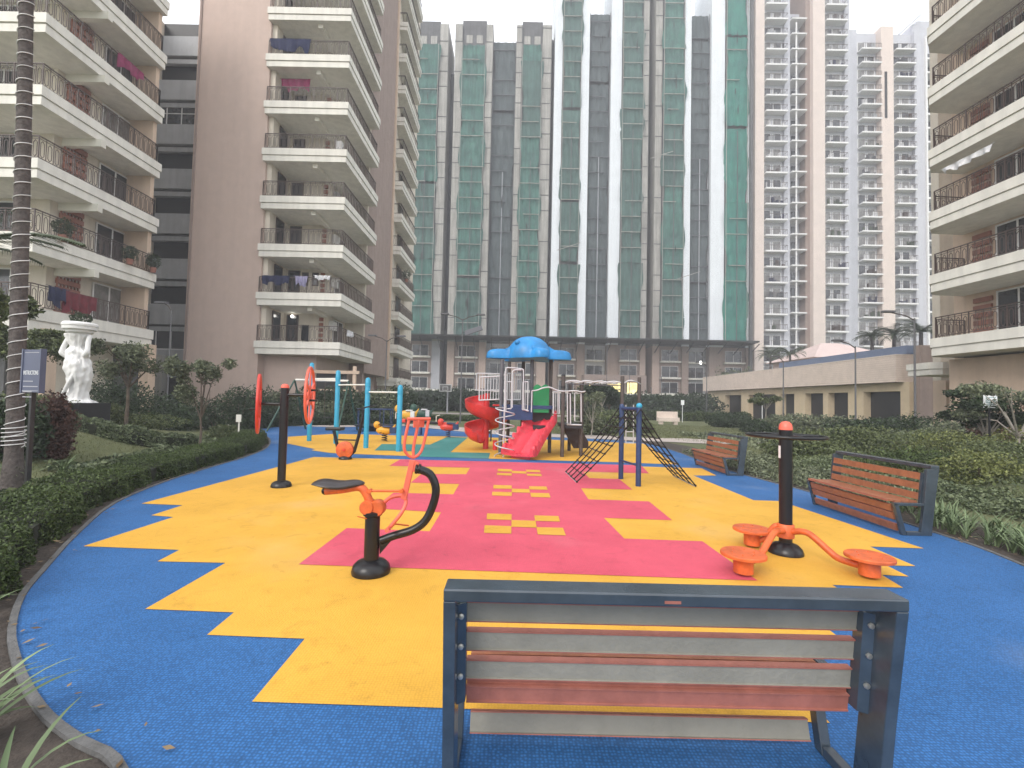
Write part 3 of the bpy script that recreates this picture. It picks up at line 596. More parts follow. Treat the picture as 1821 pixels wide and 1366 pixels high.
def tower(t, strips, ytopbody, Y=YT):
    rg = np.random.default_rng(len(strips)); ZB = 13.25
    for k, (a, b, kind, top, dy) in enumerate(strips):
        x0, x1 = PX(a, Y), PX(b, Y); z1 = zt_((a+b)/2, top, Y); y = Y+dy
        body = {'net': conc2, 'gnet': conc2, 'dnet': conc2, 'bnet': conc2, 'conc': conc, 'dark': conc2, 'white': wpaint, 'cream': cream}[kind]
        mb = MB(); mb.box((x0+.01, y, ZB-.6), (x1-.01, y+9, z1)); nm = {'conc': 'concrete_fin', 'dark': 'recessed_wall', 'white': 'white_fin', 'cream': 'white_fin'}.get(kind, 'bay_wall'); t.part(nm, mb, body)
        if kind in ('conc', 'white', 'cream'):
            f_ = MB(); z = ZB+3.05*1.3
            while z < z1 and kind == 'conc': f_.box((x0-.04, y-.06, z), (x1+.04, y-.003, z+.14)); z += 3.05*(1+int(rg.random()*1.6))
            if kind == 'conc' and len(f_.v): f_.box((x1-.02, y-.05, ZB), (x1+.03, y-.004, z1)); t.part('pour_joints', f_, conc2)
        if kind in ('net', 'gnet', 'dnet', 'bnet'):
            top_n = z1-(5.2 if top > 30 and kind == 'net' else .4); nm_ = {'net': gnet, 'gnet': gnet2, 'dnet': dnet, 'bnet': bnet}[kind]
            zlo = ZB+.1+(6.2 if (a, b) in ((815, 858), (922, 958)) else 0)
            # the net hangs in lengths of several floors
            z = zlo; i = 0
            while z < top_n-1:
                ze = min(top_n, z+3.05*int(3+rg.random()*4)); m_ = nm_ if rg.random() < .75 or kind != 'net' else gnet2
                t.part('safety_net', netmb(x0+(.15 if i % 2 else 0), x1-(.1 if i % 3 else 0), y-.5-(.12 if i % 2 else 0), z, ze-.05-(.5 if rg.random() < .25 else 0), k*10+i, torn=1), m_, smooth=80); z = ze; i += 1
            f_ = MB(); floors(f_, x0+.1, x1-.1, y-.45, zlo, top_n, rg, .85 if kind != 'bnet' else .35, .1); t.part('scaffold_ledges', f_, conc if kind != 'dnet' else gpost)
            # poles that show through
            f_ = MB(); xm = x0+(x1-x0)*.52
            f_.box((xm-.06, y-1.05, zlo), (xm+.06, y-.93, zlo+(z1-zlo)*.55)); t.part('scaffold_pole', f_, conc2 if kind != 'dnet' else lgreyw)
            for q in range(3): f_ = MB(); zq = zlo+3+rg.random()*(top_n-zlo-8); xq = xm+(rg.random()-.5)*1.2; hq = 1.2+rg.random()*2; f_.add([(xq-.05, y-1.1, zq), (xq+.12, y-1.1, zq+.3*hq), (xq+.05, y-1.12, zq+hq), (xq-.12, y-1.1, zq+.6*hq)], [(0, 1, 2, 3)]); t.part('net_tear', f_, darkv)
            if top > 30 and kind == 'net':
                xc = (x0+x1)/2
                for s_ in (-1, 1): f_ = MB(); f_.box((xc+s_*1.0-.6, y-.05, z1-4.6), (xc+s_*1.0+.6, y-.003, z1-3.0)); t.part('opening', f_, conc)
        # finished lower floors, wall colours darkened to carry the canopy's shade
        lo = MB(); m_ = {'net': brownw, 'gnet': brownw, 'bnet': brownw, 'dnet': greyp, 'conc': lgreyw if b < 800 else beige, 'white': brownw, 'cream': peach, 'dark': darkv}[kind]
        lo.box((x0+.01, y+.1, -.3), (x1-.01, y+8.9, ZB-.6-.003)); t.part('lower_wall', lo, m_)
        if kind in ('net', 'gnet', 'dnet', 'bnet'):
            for fz in (3.5, 6.6, 9.75):
                s_ = MB(); s_.box((x0+.2, y-.75, fz-.3), (x1-.2, y+.1-.004, fz)); bo = t.part('balcony', s_, cream)
                r_ = MB(); r_.bar((x0+.25, y-.7, fz+1), (x1-.25, y-.7, fz+1), .05)
                for q in range(9): xx = x0+.25+(x1-x0-.5)*q/8; r_.bar((xx, y-.7, fz), (xx, y-.7, fz+1), .03)
                t.part('railing', r_, iron, bo)
                window(t, ((x0+x1)/2, y+.07, fz+.05), (1, 0), min(3.2, (x1-x0)*.78), 2.15, 2)
def canopy(t, a, b, za, zb):
    x0, x1 = PX(a, YT-4), PX(b, YT-4); mb = MB()
    mb.prism([(x0*(YT-6)/(YT-4), YT-6), (x1*(YT-6)/(YT-4), YT-6), (x1, YT+.4), (x0, YT+.4)], za, za+.25); t.part('safety_canopy', mb, darkiron)
    n_ = int((x1-x0)/3)
    for i in range(n_+1): mb = MB(); x = x0+(x1-x0)*i/n_; mb.bar((x, YT-3.9, za-.04), (x, YT+.3, za-1.9), .12); t.part('canopy_strut', mb, darkiron)
TA = T('tower', 'unfinished concrete tower with green netting in separate bays, directly right of the balconied block', 'tower', (PX(850, YT), YT, 0), group='unfinished netted towers')
tower(TA, [(722, 735, 'conc', 38, .5), (735, 776, 'net', 38, 0), (776, 791, 'conc', 45, -.35), (791, 803, 'dark', 106, 4), (803, 816, 'conc', 45, -.35), (816, 859, 'net', 37, 0), (859, 871, 'conc', 46, -.35), (871, 913, 'dnet', 66, 1.4), (913, 923, 'conc', 47, -.35), (923, 960, 'net', 39, 0), (960, 976, 'conc', 47, -.35)], 40)
canopy(TA, 722, 975, 13.0, 13.0)
TC = T('tower', 'tallest unfinished tower with bright white vertical fins between green netted bays', 'tower', (PX(1160, YT), YT, 0), group='unfinished netted towers')
tower(TC, [(976, 982, 'dark', 50, 3), (982, 996, 'white', -60, -.5), (996, 1030, 'gnet', -60, 0), (1030, 1044, 'white', -60, -.5), (1044, 1083, 'dnet', 17, 1.2), (1083, 1102, 'white', -60, -.5), (1102, 1141, 'gnet', -60, 0), (1141, 1151, 'conc', -60, -.3), (1151, 1163, 'dark', 22, 5), (1163, 1175, 'conc', -60, -.3), (1175, 1214, 'net', -60, 0), (1214, 1226, 'white', -60, -.5), (1226, 1262, 'dnet', 20, 1.2), (1262, 1286, 'white', -60, -.5), (1286, 1326, 'bnet', -60, 0), (1326, 1333, 'white', -60, -.5)], 0)
canopy(TC, 976, 1352, 13.0, 13.0)
mb = MB(); x = PX(1336.5, YT-1.5); mb.box((x-.35, YT-1.8, 4.5), (x+.15, YT-1.2, 84)); TC.part('hoist_mast', mb, conc2)
for k, (xx, zz) in enumerate(((1010, 30), (1168, 48), (1216, 25))): 
    mb = MB(); x = PX(xx, YT); mb.bar((x-2.2, YT-3, zz), (x+2.2, YT-2.8, zz+1.6), .1); TC.part('scaffold_arm', mb, conc)

# tan high-rise with columns of balconies (taller front part and lower rear part)
def balcony_col(t, a, b, Y, z0, nfl, seed, step=3.06, grn=0):
    rg = random.Random(seed); x0, x1 = PX(a, Y), PX(b, Y); W = x1-x0; first = None
    def mk():
        mb = MB(); mb.box((x0+.15, Y-1.5, -.0), (x1+.25, Y-.003, .32)); s_ = t.part('balcony', mb, whitef)
        r_ = MB(); r_.bar((x0+.2, Y-1.45, 1.3), (x1+.2, Y-1.45, 1.3), .06); r_.bar((x1+.2, Y-1.45, 1.3), (x1+.2, Y-.1, 1.3), .06)
        for q in range(13): xx = x0+.2+W*q/12; r_.bar((xx, Y-1.45, .3), (xx, Y-1.45, 1.3), .035)
        t.part('railing', r_, iron, s_)
        f_ = MB(); cx_ = (x0+x1)/2; ww = W*.42
        for s2 in (-1, 1): f_.obox((cx_+s2*W*.25-.1, Y-.05, .35), (1, 0), ww, 2.1, .1)
        wo = t.part('window', f_, whitef, s_); g_ = MB()
        for s2 in (-1, 1): g_.obox((cx_+s2*W*.25-.1, Y-.06, .42), (1, 0), ww*.8, 1.95, .12)
        return s_, g_, wo
    s_, g_, wo = mk(); pn = t.part('pane', g_, glass, s_); 
    # window sits in the wall: keep as children of the balcony unit
    s_.location[2] = z0
    variants = []
    for k, gm in enumerate((glass, glass2)):
        pass
    for i in range(1, nfl):
        c = copypart(s_, t.o); c.location[2] = z0+step*i
        for ch in c.children:
            if ch.name.startswith('pane') and rg.random() < .7: ch.data = pane2(ch.data)  # mostly paler panes, putting some haze into the far glass colour
    for i in range(nfl):
        if rg.random() < .75:
            mb = MB(); zb = z0+step*i+.33; mb.box((x0+.3, Y-1.35, zb-.008), (x1-.1, Y-.75, zb+.02))
            for q in range(rg.randint(2, 5)):
                xx = x0+.4+rg.random()*(W-.8); hh = .4+rg.random()*.9; ww = .15+rg.random()*.4; mb.box((xx, Y-1.3+rg.random()*.4, zb), (xx+ww, Y-.8, zb+hh))
            t.part('balcony_clutter', mb, rg.choice([greyp, glass, cloths[2], cloths[1], greyp, Ldark, iron]))
_p2 = {}
def pane2(d):
    if d.name not in _p2: m_ = d.copy(); m_.materials.clear(); m_.materials.append(glass2); _p2[d.name] = m_
    return _p2[d.name]
TD = T('tower', 'tall tan high-rise with two columns of white balconies touching the netted tower', 'tower', (PX(1420, YT), YT, 0), group='tan high-rise towers')
def wallbox(t, a, b, Y, top, dy, m_, name='wall', z0=-.3):
    mb = MB(); mb.box((PX(a, Y)+.005, Y+dy, z0), (PX(b, Y)-.005, Y+10, zt_((a+b)/2, top, Y))); t.part(name, mb, m_)
wallbox(TD, 1337, 1353, YT, -50, -1.2, tanp); wallbox(TD, 1353, 1392, YT, -50, 0, lilac); wallbox(TD, 1392, 1402, YT, -50, -.5, lilac); wallbox(TD, 1402, 1430, YT, 14, 1.5, lilac)
wallbox(TD, 1430, 1438, YT, -50, -.4, brownw); wallbox(TD, 1438, 1459, YT, -50, -1.4, tanp); wallbox(TD, 1459, 1499, YT, -50, 0, lilac); wallbox(TD, 1499, 1508, YT, -50, -.6, lilac)  # narrow brown strip is the shadow beside the tan wall, painted in
balcony_col(TD, 1354, 1391, YT, 3.6, 26, 1); balcony_col(TD, 1461, 1497, YT, 3.6, 26, 2)
mb = MB(); x = PX(1411.5, YT); mb.box((x-.12, YT-.9, 0), (x+.12, YT-.7, 77)); TD.part('mullion', mb, whitef)
xa, xb = PX(1402.5, YT), PX(1429, YT); base = None
for i in range(25):
    z = 4.1+3.06*i
    mb = MB(); mb.box((xa, YT-1.1, z), (xb, YT+1.49, z+.26)); so_ = TD.part('floor_band', mb, whitef)
    mb = MB(); mb.box((xb-1.6, YT+1.3, z+.5), (xb-.5, YT+1.488, z+2.4)); mb.box((xa+.15, YT+1.3, z+.5), (xa+.8, YT+1.488, z+2.4)); TD.part('pane', mb, glass, so_)
YD = 98.
TE = T('tower', 'lower tan high-rise behind the right-hand block with a dark slit in its upper wall', 'tower', (PX(1570, YD), YD, 0), group='tan high-rise towers')
wallbox(TE, 1505, 1523, YD, 55, -.3, lilac); wallbox(TE, 1523, 1559, YD, 60, .0, lilac); wallbox(TE, 1559, 1581, YD, 56, -1.4, tanp); wallbox(TE, 1581, 1622, YD, 62, 0, lilac); wallbox(TE, 1622, 1641, YD, 60, -.8, lilac); wallbox(TE, 1641, 1680, YD, 30, 1.2, lilac)
balcony_col(TE, 1524, 1558, YD, 5.2, 25, 3); balcony_col(TE, 1585, 1619, YD, 5.2, 25, 4)
mb = MB(); x = PX(1567, YD); mb.box((x-.25, YD-1.5, zt_(1567, 217, YD)), (x+.25, YD-1.404, zt_(1567, 136, YD))); TE.part('slit_opening', mb, darkv)
mb = MB(); x = PX(1641, YD); mb.box((x-.15, YD-1.2, 0), (x+.2, YD-.81, 82)); TE.part('white_edge', mb, whitef)
xa, xb = PX(1642.5, YD), PX(1680, YD)
for i in range(25):
    z = 3.6+3.06*i; mb = MB(); mb.box((xa, YD-.9, z), (xb, YD+1.19, z+.4)); so_ = TE.part('floor_band', mb, whitef)
    mb = MB(); mb.box((xa+.5, YD+1.0, z+.6), (xb-.3, YD+1.188, z+2.7)); TE.part('pane', mb, glass, so_)
mb = MB(); mb.bar((PX(1600, YD), YD, zt_(1600, 62, YD)), (PX(1641, YD), YD, zt_(1641, 26, YD)), .3); mb.box((PX(1628, YD), YD+.5, zt_(1630, 62, YD)-2), (PX(1640, YD), YD+4, zt_(1630, 40, YD))); TE.part('roof_frame', mb, lilac)

PX = _PX0
# clubhouse
K = T('clubhouse', 'long low clubhouse with a stone-clad parapet and dark bays between ochre piers on the right', 'building', (26, 40, 0))
XK, Yn, Yf = 25.7, 31.0, 62.5
mb = MB(); mb.box((XK, Yn, 3.35), (XK+14, Yf, 5.15)); K.part('parapet_cladding', mb, clad)
mb = MB(); mb.box((XK-.03, Yn-.03, 5.15), (XK+14, Yf, 5.22)); K.part('coping', mb, clad)
mb = MB(); mb.box((XK+.8, Yn+.1, 5.28), (XK+13, 46, 5.85)); K.part('roof_kerb', mb, bluetrim)
mb = MB()
for k in range(12): z = 3.35+.15*k; mb.box((XK-.012, Yn-.012, z), (XK+1, Yf, z+.012))
K.part('cladding_joints', mb, beige)
mb = MB(); mb.box((XK+.55, Yn-.4, 2.75), (XK+13, Yf-.5, 3.35-.003)); K.part('lintel_band', mb, ochre)
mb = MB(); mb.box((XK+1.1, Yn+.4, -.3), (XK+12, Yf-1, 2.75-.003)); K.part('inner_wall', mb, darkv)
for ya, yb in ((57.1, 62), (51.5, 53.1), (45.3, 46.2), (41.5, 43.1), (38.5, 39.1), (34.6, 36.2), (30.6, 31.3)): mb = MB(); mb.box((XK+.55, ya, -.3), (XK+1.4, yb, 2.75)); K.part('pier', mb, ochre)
mb = MB(); mb.box((XK+.85, Yn-.9, -.3), (XK+14, Yn-.41, 5.75)); K.part('end_wall', mb, brownw)  # beige wall coloured brown to carry its shade
# pink roofed building behind the clubhouse
R_ = T('roof_pavilion', 'pale pink building with a shallow hipped roof above the clubhouse', 'building', (40, 62, 0))
mb = MB(); mb.box((39.4, 60, 0), (50, 70, 8.0)); R_.part('wall', mb, pinkroof)
mb = MB(); mb.add([(38.6, 59.2, 8.0), (50.8, 59.2, 8.0), (50.8, 70.8, 8.0), (38.6, 70.8, 8.0), (43.4, 65, 10.6), (46, 65, 10.6)], [(0, 1, 5, 4), (1, 2, 5), (2, 3, 4, 5), (3, 0, 4), (3, 2, 1, 0)]); R_.part('roof', mb, pinkroof)
# warm lit lobby with a brown frame
LB = T('lobby', 'warmly lit glazed lobby under a brown frame beyond the net climber', 'lobby', (PX(1090, 84), 84, 0))
x0, x1, x2 = PX(1046, 84), PX(1108, 84), PX(1143, 84)
mb = MB(); mb.box((x0, 84.5, .5), (x1, 86, 5.2)); LB.part('lit_glazing', mb, lit)
mb = MB(); mb.box((x1+.6, 83.5, 1.5), (x2-1.2, 83.6, 5.4)); LB.part('lit_window', mb, lit)
mb = MB(); mb.box((x0-1, 82.5, 5.2), (x2+.2, 86, 6.5)); mb.box((x2-.9, 82.5, 0), (x2+.2, 86, 5.2)); mb.box((x1-.3, 83, 0), (x1+.3, 86, 5.2)); LB.part('frame', mb, brownw)
mb = MB()
for k in range(7): mb.box((x0+k*1.05, 84.4, .5), (x0+k*1.05+.12, 84.49, 5.2))
LB.part('mullions', mb, cream)
mb = MB(); mb.box((x0-1, 83.4, .2), (x2, 83.49, 1.6)); LB.part('plinth', mb, cream)
# dark boundary wall with creeper beyond the lawn
W_ = T('boundary_wall', 'long dark grey creeper-stained boundary wall below the towers', 'wall', (0, 80, 0))
mb = MB(); mb.box((-22, 78, -.3), (36, 78.35, 2.9)); W_.part('wall', mb, conc2)
mb = MB(); mb.box((-22, 77.9, 2.9), (36, 78.45, 3.15)); W_.part('coping', mb, cream)
for xx in (1262,): lm = MB(); p = P(1246, 645, 86.5); lm.sphere(p, .3, 8, 6); single('wall_lamp', lm, lampw, 'lit lamp at a tower window above the clubhouse parapet', 'lamp', loc=p)
def cat3(pts, k=5):
    pts = [np.array(p, float) for p in pts]; pts = [2*pts[0]-pts[1]]+pts+[2*pts[-1]-pts[-2]]; out = []
    for i in range(1, len(pts)-2):
        p = pts[i-1:i+3]
        for s_ in np.linspace(0, 1, k, endpoint=False): out.append(tuple(.5*((2*p[1])+(-p[0]+p[2])*s_+(2*p[0]-5*p[1]+4*p[2]-p[3])*s_*s_+(-p[0]+3*p[1]-3*p[2]+p[3])*s_**3)))
    out.append(tuple(pts[-2])); return out
# ---------------------------------------------------------------- benches
def bench(loc, rz, L, label, grp='slatted park benches'):
    # local: x along the length, y = 0 at the back top and growing towards the seat front
    t = T('park_bench', label, 'bench', (0, 0, 0), group=grp)
    for k, x in enumerate((0, L-.045)):
        f = MB(); xs = (x, x+.045)
        def plate(poly, a=xs[0], b=xs[1]):
            n_ = len(poly); f.add([(a, p[0], p[1]) for p in poly]+[(b, p[0], p[1]) for p in poly], [tuple(range(n_)), tuple(range(n_, 2*n_))[::-1]]+[(i, n_+i, n_+(i+1) % n_, (i+1) % n_) for i in range(n_)])
        plate([(0, .814), (.15, .814), (.19, .36), (.235, .0), (.10, .0), (.06, .36)])
        plate([(.19, .36), (.56, .36), (.56, .395), (.19, .395)]); plate([(.56, .395), (.50, .36), (.405, .0), (.46, .0)][::-1])
        plate([(.235, .0), (.405, .0), (.405, .045), (.235, .045)])
        t.part('side_frame', f, steel, bevel=.004)
        bp = MB(); s_ = 1 if k == 0 else -1; xi = xs[1] if k == 0 else xs[0]
        bp.add([(xi, .10, .76), (xi, .17, .76), (xi, .21, .36), (xi, .14, .36)]+[(xi+s_*.03, .12, .76), (xi+s_*.03, .17, .76), (xi+s_*.03, .21, .36), (xi+s_*.03, .16, .36)], [(0, 1, 2, 3), (7, 6, 5, 4), (0, 4, 5, 1), (1, 5, 6, 2), (2, 6, 7, 3), (3, 7, 4, 0)]); t.part('bracket', bp, steel)
        for z in (.71, .59, .47): b_ = MB(); b_.lathe([(.007, 0), (.007, .035), (.011, .036), (.011, .043), (.004, .044)], (xi+s_*.012, .145+(.7-z)*.1, z), 8, (0, -1, .1)); t.part('bolt', b_, bolt)
    r = MB(); r.box((0, -.002, .814), (L, .105, .859)); t.part('top_rail', r, steel, bevel=.006)
    lab = MB(); lab.box((L*.475, -.004, .826), (L*.51, -.0021, .836)); t.part('maker_plate', lab, woodb)
    def slat(y, z, tilt, w_=.088, th=.03, name='slat', m2=slatback):
        # a timber board with a metal channel set into its rear face
        mb = MB(); x0, x1 = .075, L-.075; c_, s_ = cos(tilt), sin(tilt)
        def q(u, v): return (y+u*s_*1.0+v*c_, z+u*c_-v*s_)
        sec = [(-w_/2, 0), (-w_/2, th), (w_/2, th), (w_/2, 0), (w_/2-.005, 0), (w_/2-.007, .006), (-w_/2+.007, .006), (-w_/2+.005, 0)]
        vs = [(xx, *q(u, v)) for xx in (x0, x1) for u, v in sec]; n_ = 8
        mb.add(vs, [tuple(range(n_))[::-1], tuple(range(n_, 2*n_))], 0)
        mb.f += []; o_ = len(mb.v)-16
        for i in range(n_): mb.f.append((o_+i, o_+(i+1) % n_, o_+n_+(i+1) % n_, o_+n_+i)); mb.m.append(1 if i in (4, 5, 6) else (2 if i in (3, 7, 0, 2) else 0))
        t.part(name, mb, [wood, m2, woodb], bevel=.0)
    for z, y in ((.712, .150), (.590, .168), (.468, .186)): slat(y, z, -.12, .084, .03)
    slat(.20, .362, -.12, .07, .03, 'slat', woodb)
    for y in (.26, .355, .45): slat(y, .383, -pi/2+.0, .088)
    slat(.545, .397, -pi/2, .075)
    for z, y in ((.325, .520), (.225, .495), (.085, .457)): slat(y-.01, z, .26, .088 if z > .1 else .088)
    t.o.location = loc; t.o.rotation_euler[2] = rz
    return t
b1 = bench((-.237, 1.70, 0), 0, 1.69, 'large blue-grey framed bench seen from behind in the foreground')
copything(b1.o, (5.27, 5.72, 0), pi/2, 'nearer of the two orange-brown slatted benches on the right edge of the matting')
copything(b1.o, (5.2, 10.2, 0), pi/2+.02, 'farther orange-brown slatted bench at the right, just beyond the rope net')

# ---------------------------------------------------------------- twister with three standing discs
tb = G(1397, 984); t = T('twister_machine', 'black post with a red dome, hand ring and three orange standing discs on arms', 'exercise machine', (*tb, 0), group='outdoor exercise machines')
cx_, cy_ = tb
m = MB(); m.tube([(cx_, cy_, .02), (cx_, cy_, 1.30)], .064, 20); t.part('post', m, blkp, smooth=40)
m = MB(); m.lathe([(.066, 1.30), (.066, 1.325), (.058, 1.36), (.035, 1.385), (.0, 1.392)], (cx_, cy_, 0), 20); t.part('dome_cap', m, coral, smooth=50)
m = MB(); m.lathe([(.17, .006), (.17, .02), (.155, .06), (.12, .095), (.075, .11), (.066, .12)], (cx_, cy_, 0), 28); t.part('base_cover', m, blkp, smooth=50)
m = MB(); ring = [(cx_+.37*cos(a), cy_+.37*sin(a), 1.235) for a in np.linspace(0, 2*pi, 41)]; m.tube(ring, .016, 8, cap=False)
m.tube([(cx_-.36, cy_, 1.235), (cx_+.36, cy_, 1.235)], .014, 8); m.tube([(cx_, cy_-.36, 1.235), (cx_, cy_+.36, 1.235)], .014, 8); t.part('hand_ring', m, blkp, smooth=50)
m = MB(); m.lathe([(.083, .17), (.083, .30), (.075, .31)], (cx_, cy_, 0), 24); t.part('hub', m, orgp, smooth=40)
for px, py in ((1546, 987), (1322, 982), (1337.5, 938.5)):
    dx, dy = G(px, py, .21); d = np.array([dx-cx_, dy-cy_]); L = np.linalg.norm(d); u = d/L
    pts = [(cx_+u[0]*s_, cy_+u[1]*s_, z) for s_, z in ((.06, .24), (L*.22, .27), (L*.34, .255), (L*.55, .15), (L*.68, .10), (L*.95, .09))]
    m = MB(); m.tube(cat3(pts), .032, 12); arm = t.part('arm', m, orgp, smooth=60)
    m = MB(); m.lathe([(.085, .03), (.085, .175)], (dx, dy, 0), 20); m.lathe([(.185, .175), (.195, .18), (.195, .2), (.188, .208), (.0, .209)], (dx, dy, 0), 32)
    for a in np.linspace(0, 2*pi, 6, endpoint=False): m.sphere((dx+.1*cos(a), dy+.1*sin(a), .209), .009, 6, 4)
    t.part('standing_disc', m, orgp, smooth=40, parent=arm)
m = MB(); m.box((cx_-.066, cy_-.02, 1.0), (cx_-.0645, cy_+.02, 1.13)); t.part('sticker', m, signw)

# ---------------------------------------------------------------- rider (orange and black exercise bike)
Yb = 4.12; q = lambda px, py, dy=0: (lambda p: (p[0], p[1]+dy, p[2]))(P(px, py, Yb))
bx, _, _ = P(660, 1005, Yb); t = T('exercise_bike', 'orange rider machine with a black saddle and a curved black arm', 'exercise machine', (bx, Yb, 0), group='outdoor exercise machines')
m = MB(); m.tube([(bx, Yb, .02), (bx, Yb, .53)], .065, 20); m.lathe([(.065, .50), (.082, .51), (.082, .535), (.05, .55)], (bx, Yb, 0), 20); t.part('post', m, blkp, smooth=40)
m = MB(); m.lathe([(.165, .006), (.168, .03), (.155, .075), (.12, .108), (.075, .12), (.06, .125)], (bx, Yb, 0), 30); t.part('base_cover', m, blkp, smooth=50)
m = MB(); pts = [q(x, y) for x, y in ((678, 961), (700, 953), (735, 942), (757, 925), (771, 895), (775, 868), (766, 845), (750, 836), (741, 835))]; m.tube(cat3(pts), .036, 14)
m.add(*[[(p[0], p[1]+s_, p[2]) for s_ in (-.012, .012) for p in (q(674, 955), q(700, 957), q(676, 985))], [(0, 1, 2), (5, 4, 3), (0, 3, 4, 1), (1, 4, 5, 2), (2, 5, 3, 0)]]); t.part('curved_arm', m, blkp, smooth=60)
m = MB()
for x in (741, 746): p = q(x, 834); m.lathe([(.044, -.008), (.044, .008)], p, 14, (1, 0, -.1))
t.part('arm_clamp', m, blkp, smooth=40)
m = MB(); p = q(665, 903); m.lathe([(.062, -.055), (.07, -.045), (.07, .045), (.062, .055), (.02, .06)], (p[0]+.03, Yb, p[2]), 24, (0, 1, 0)); m.lathe([(.055, -.07), (.062, -.06), (.062, .06), (.055, .07)], (p[0]-.05, Yb, p[2]+.01), 22, (0, 1, 0)); t.part('pivot_housing', m, orgp, smooth=40)
m = MB(); m.tube(cat3([q(579, 873), q(610, 870), q(638, 866), q(650, 876), q(659, 897)], 4), .036, 14); st = t.part('seat_tube', m, orgp, smooth=60)
m = MB(); p = q(579, 873); m.sphere(p, .036, 12, 8); t.part('end_cap', m, blkp, smooth=60, parent=st)
# saddle: wide at the back (left), narrow nose at the right
m = MB(); vs = []; fs = []; A = q(561, 857); B = q(648, 856); NS, NC = 18, 16
for i in range(NS+1):
    s_ = i/NS; x = A[0]+(B[0]-A[0])*s_; hw = .095*(sin(pi*min(1, s_*1.2+.04))**.5 if s_ < .5 else 1)*(1-.0*s_); hw = .105*sqrt(max(0, 1-((s_-.42)/.60)**2))*(1-.45*s_)*1.25+.0; hw = max(hw, .012)
    zc = A[2]+.012*cos(s_*2*pi)-.01; th = .034*(1-abs(2*s_-1)**4)+.006
    for j in range(NC): a = 2*pi*j/NC; vs.append((x, Yb+hw*cos(a), zc+th*sin(a)*(1 if sin(a) > 0 else .9)-.012*abs(cos(a))**2))
for i in range(NS):
    for j in range(NC): fs.append((i*NC+j, i*NC+(j+1) % NC, (i+1)*NC+(j+1) % NC, (i+1)*NC+j))
fs += [tuple(range(NC))[::-1], tuple(range(NS*NC, NS*NC+NC))]; m.add(vs, fs); t.part('saddle', m, mat('saddle_vinyl', (.03, .024, .026), .3, .2, 10, spec=.6), smooth=60)
m = MB(); m.tube([q(656, 872, -.03), q(717, 872, -.03)], .011, 10)
for x in (660, 716): p = q(x, 872, -.03); m.lathe([(.018, -.03), (.018, .03)], p, 12, (0, 1, 0))
t.part('linkage_rod', m, orgp, smooth=40)
# upright with a forked handle
m = MB(); m.bar(q(718, 888), q(734, 818), .05, .034, up=(0, 1, 0)); up_ = t.part('upright_lever', m, coral, bevel=.006)
m = MB(); m.add([(p[0], p[1]+s_, p[2]) for s_ in (-.012, .012) for p in (q(733, 818), q(745, 822), q(744, 838), q(728, 840))], [(0, 1, 2, 3), (7, 6, 5, 4), (0, 4, 5, 1), (1, 5, 6, 2), (2, 6, 7, 3), (3, 7, 4, 0)]); t.part('lug', m, coral, parent=up_)
top = q(745, 745)
for s_ in (-1, 0, 1):
    a = q(735, 814); b = (q(735, 806)[0]+s_*.045, Yb+s_*.03, q(735, 808)[2]); c_ = (q(736, 790)[0]+s_*.075, Yb+s_*.05, q(736, 792)[2]); d_ = (q(745, 747)[0]+s_*.078, Yb+s_*.05, q(745, 747)[2])
    m = MB(); m.tube(cat3([a, b, c_, d_], 5), .0135, 10); t.part('handle_bar', m, coral, smooth=60, parent=up_)
m = MB(); m.tube([(top[0]-.09, Yb-.06, top[2]), (top[0]+.09, Yb+.06, top[2])], .014, 10); m.obox((top[0], Yb, top[2]-.075), (1, 1.5), .13, .06, .008); t.part('hand_grip', m, coral, smooth=60, parent=up_)
m = MB(); m.tube(cat3([q(676, 901, .04), q(690, 888, .05), q(712, 884, .05), q(722, 892, .0), q(716, 910, -.05), q(697, 934, -.07)], 5), .017, 12)
m.tube([q(697, 934, -.17), q(697, 934, .03)], .018, 12); t.part('foot_lever', m, coral, smooth=60)
m = MB(); m.tube([q(702, 930, -.03), q(724, 938, .06)], .007, 8); m.tube([q(656, 920, -.05), q(642, 914, -.09)], .005, 6); t.part('pin', m, orgp, smooth=40)

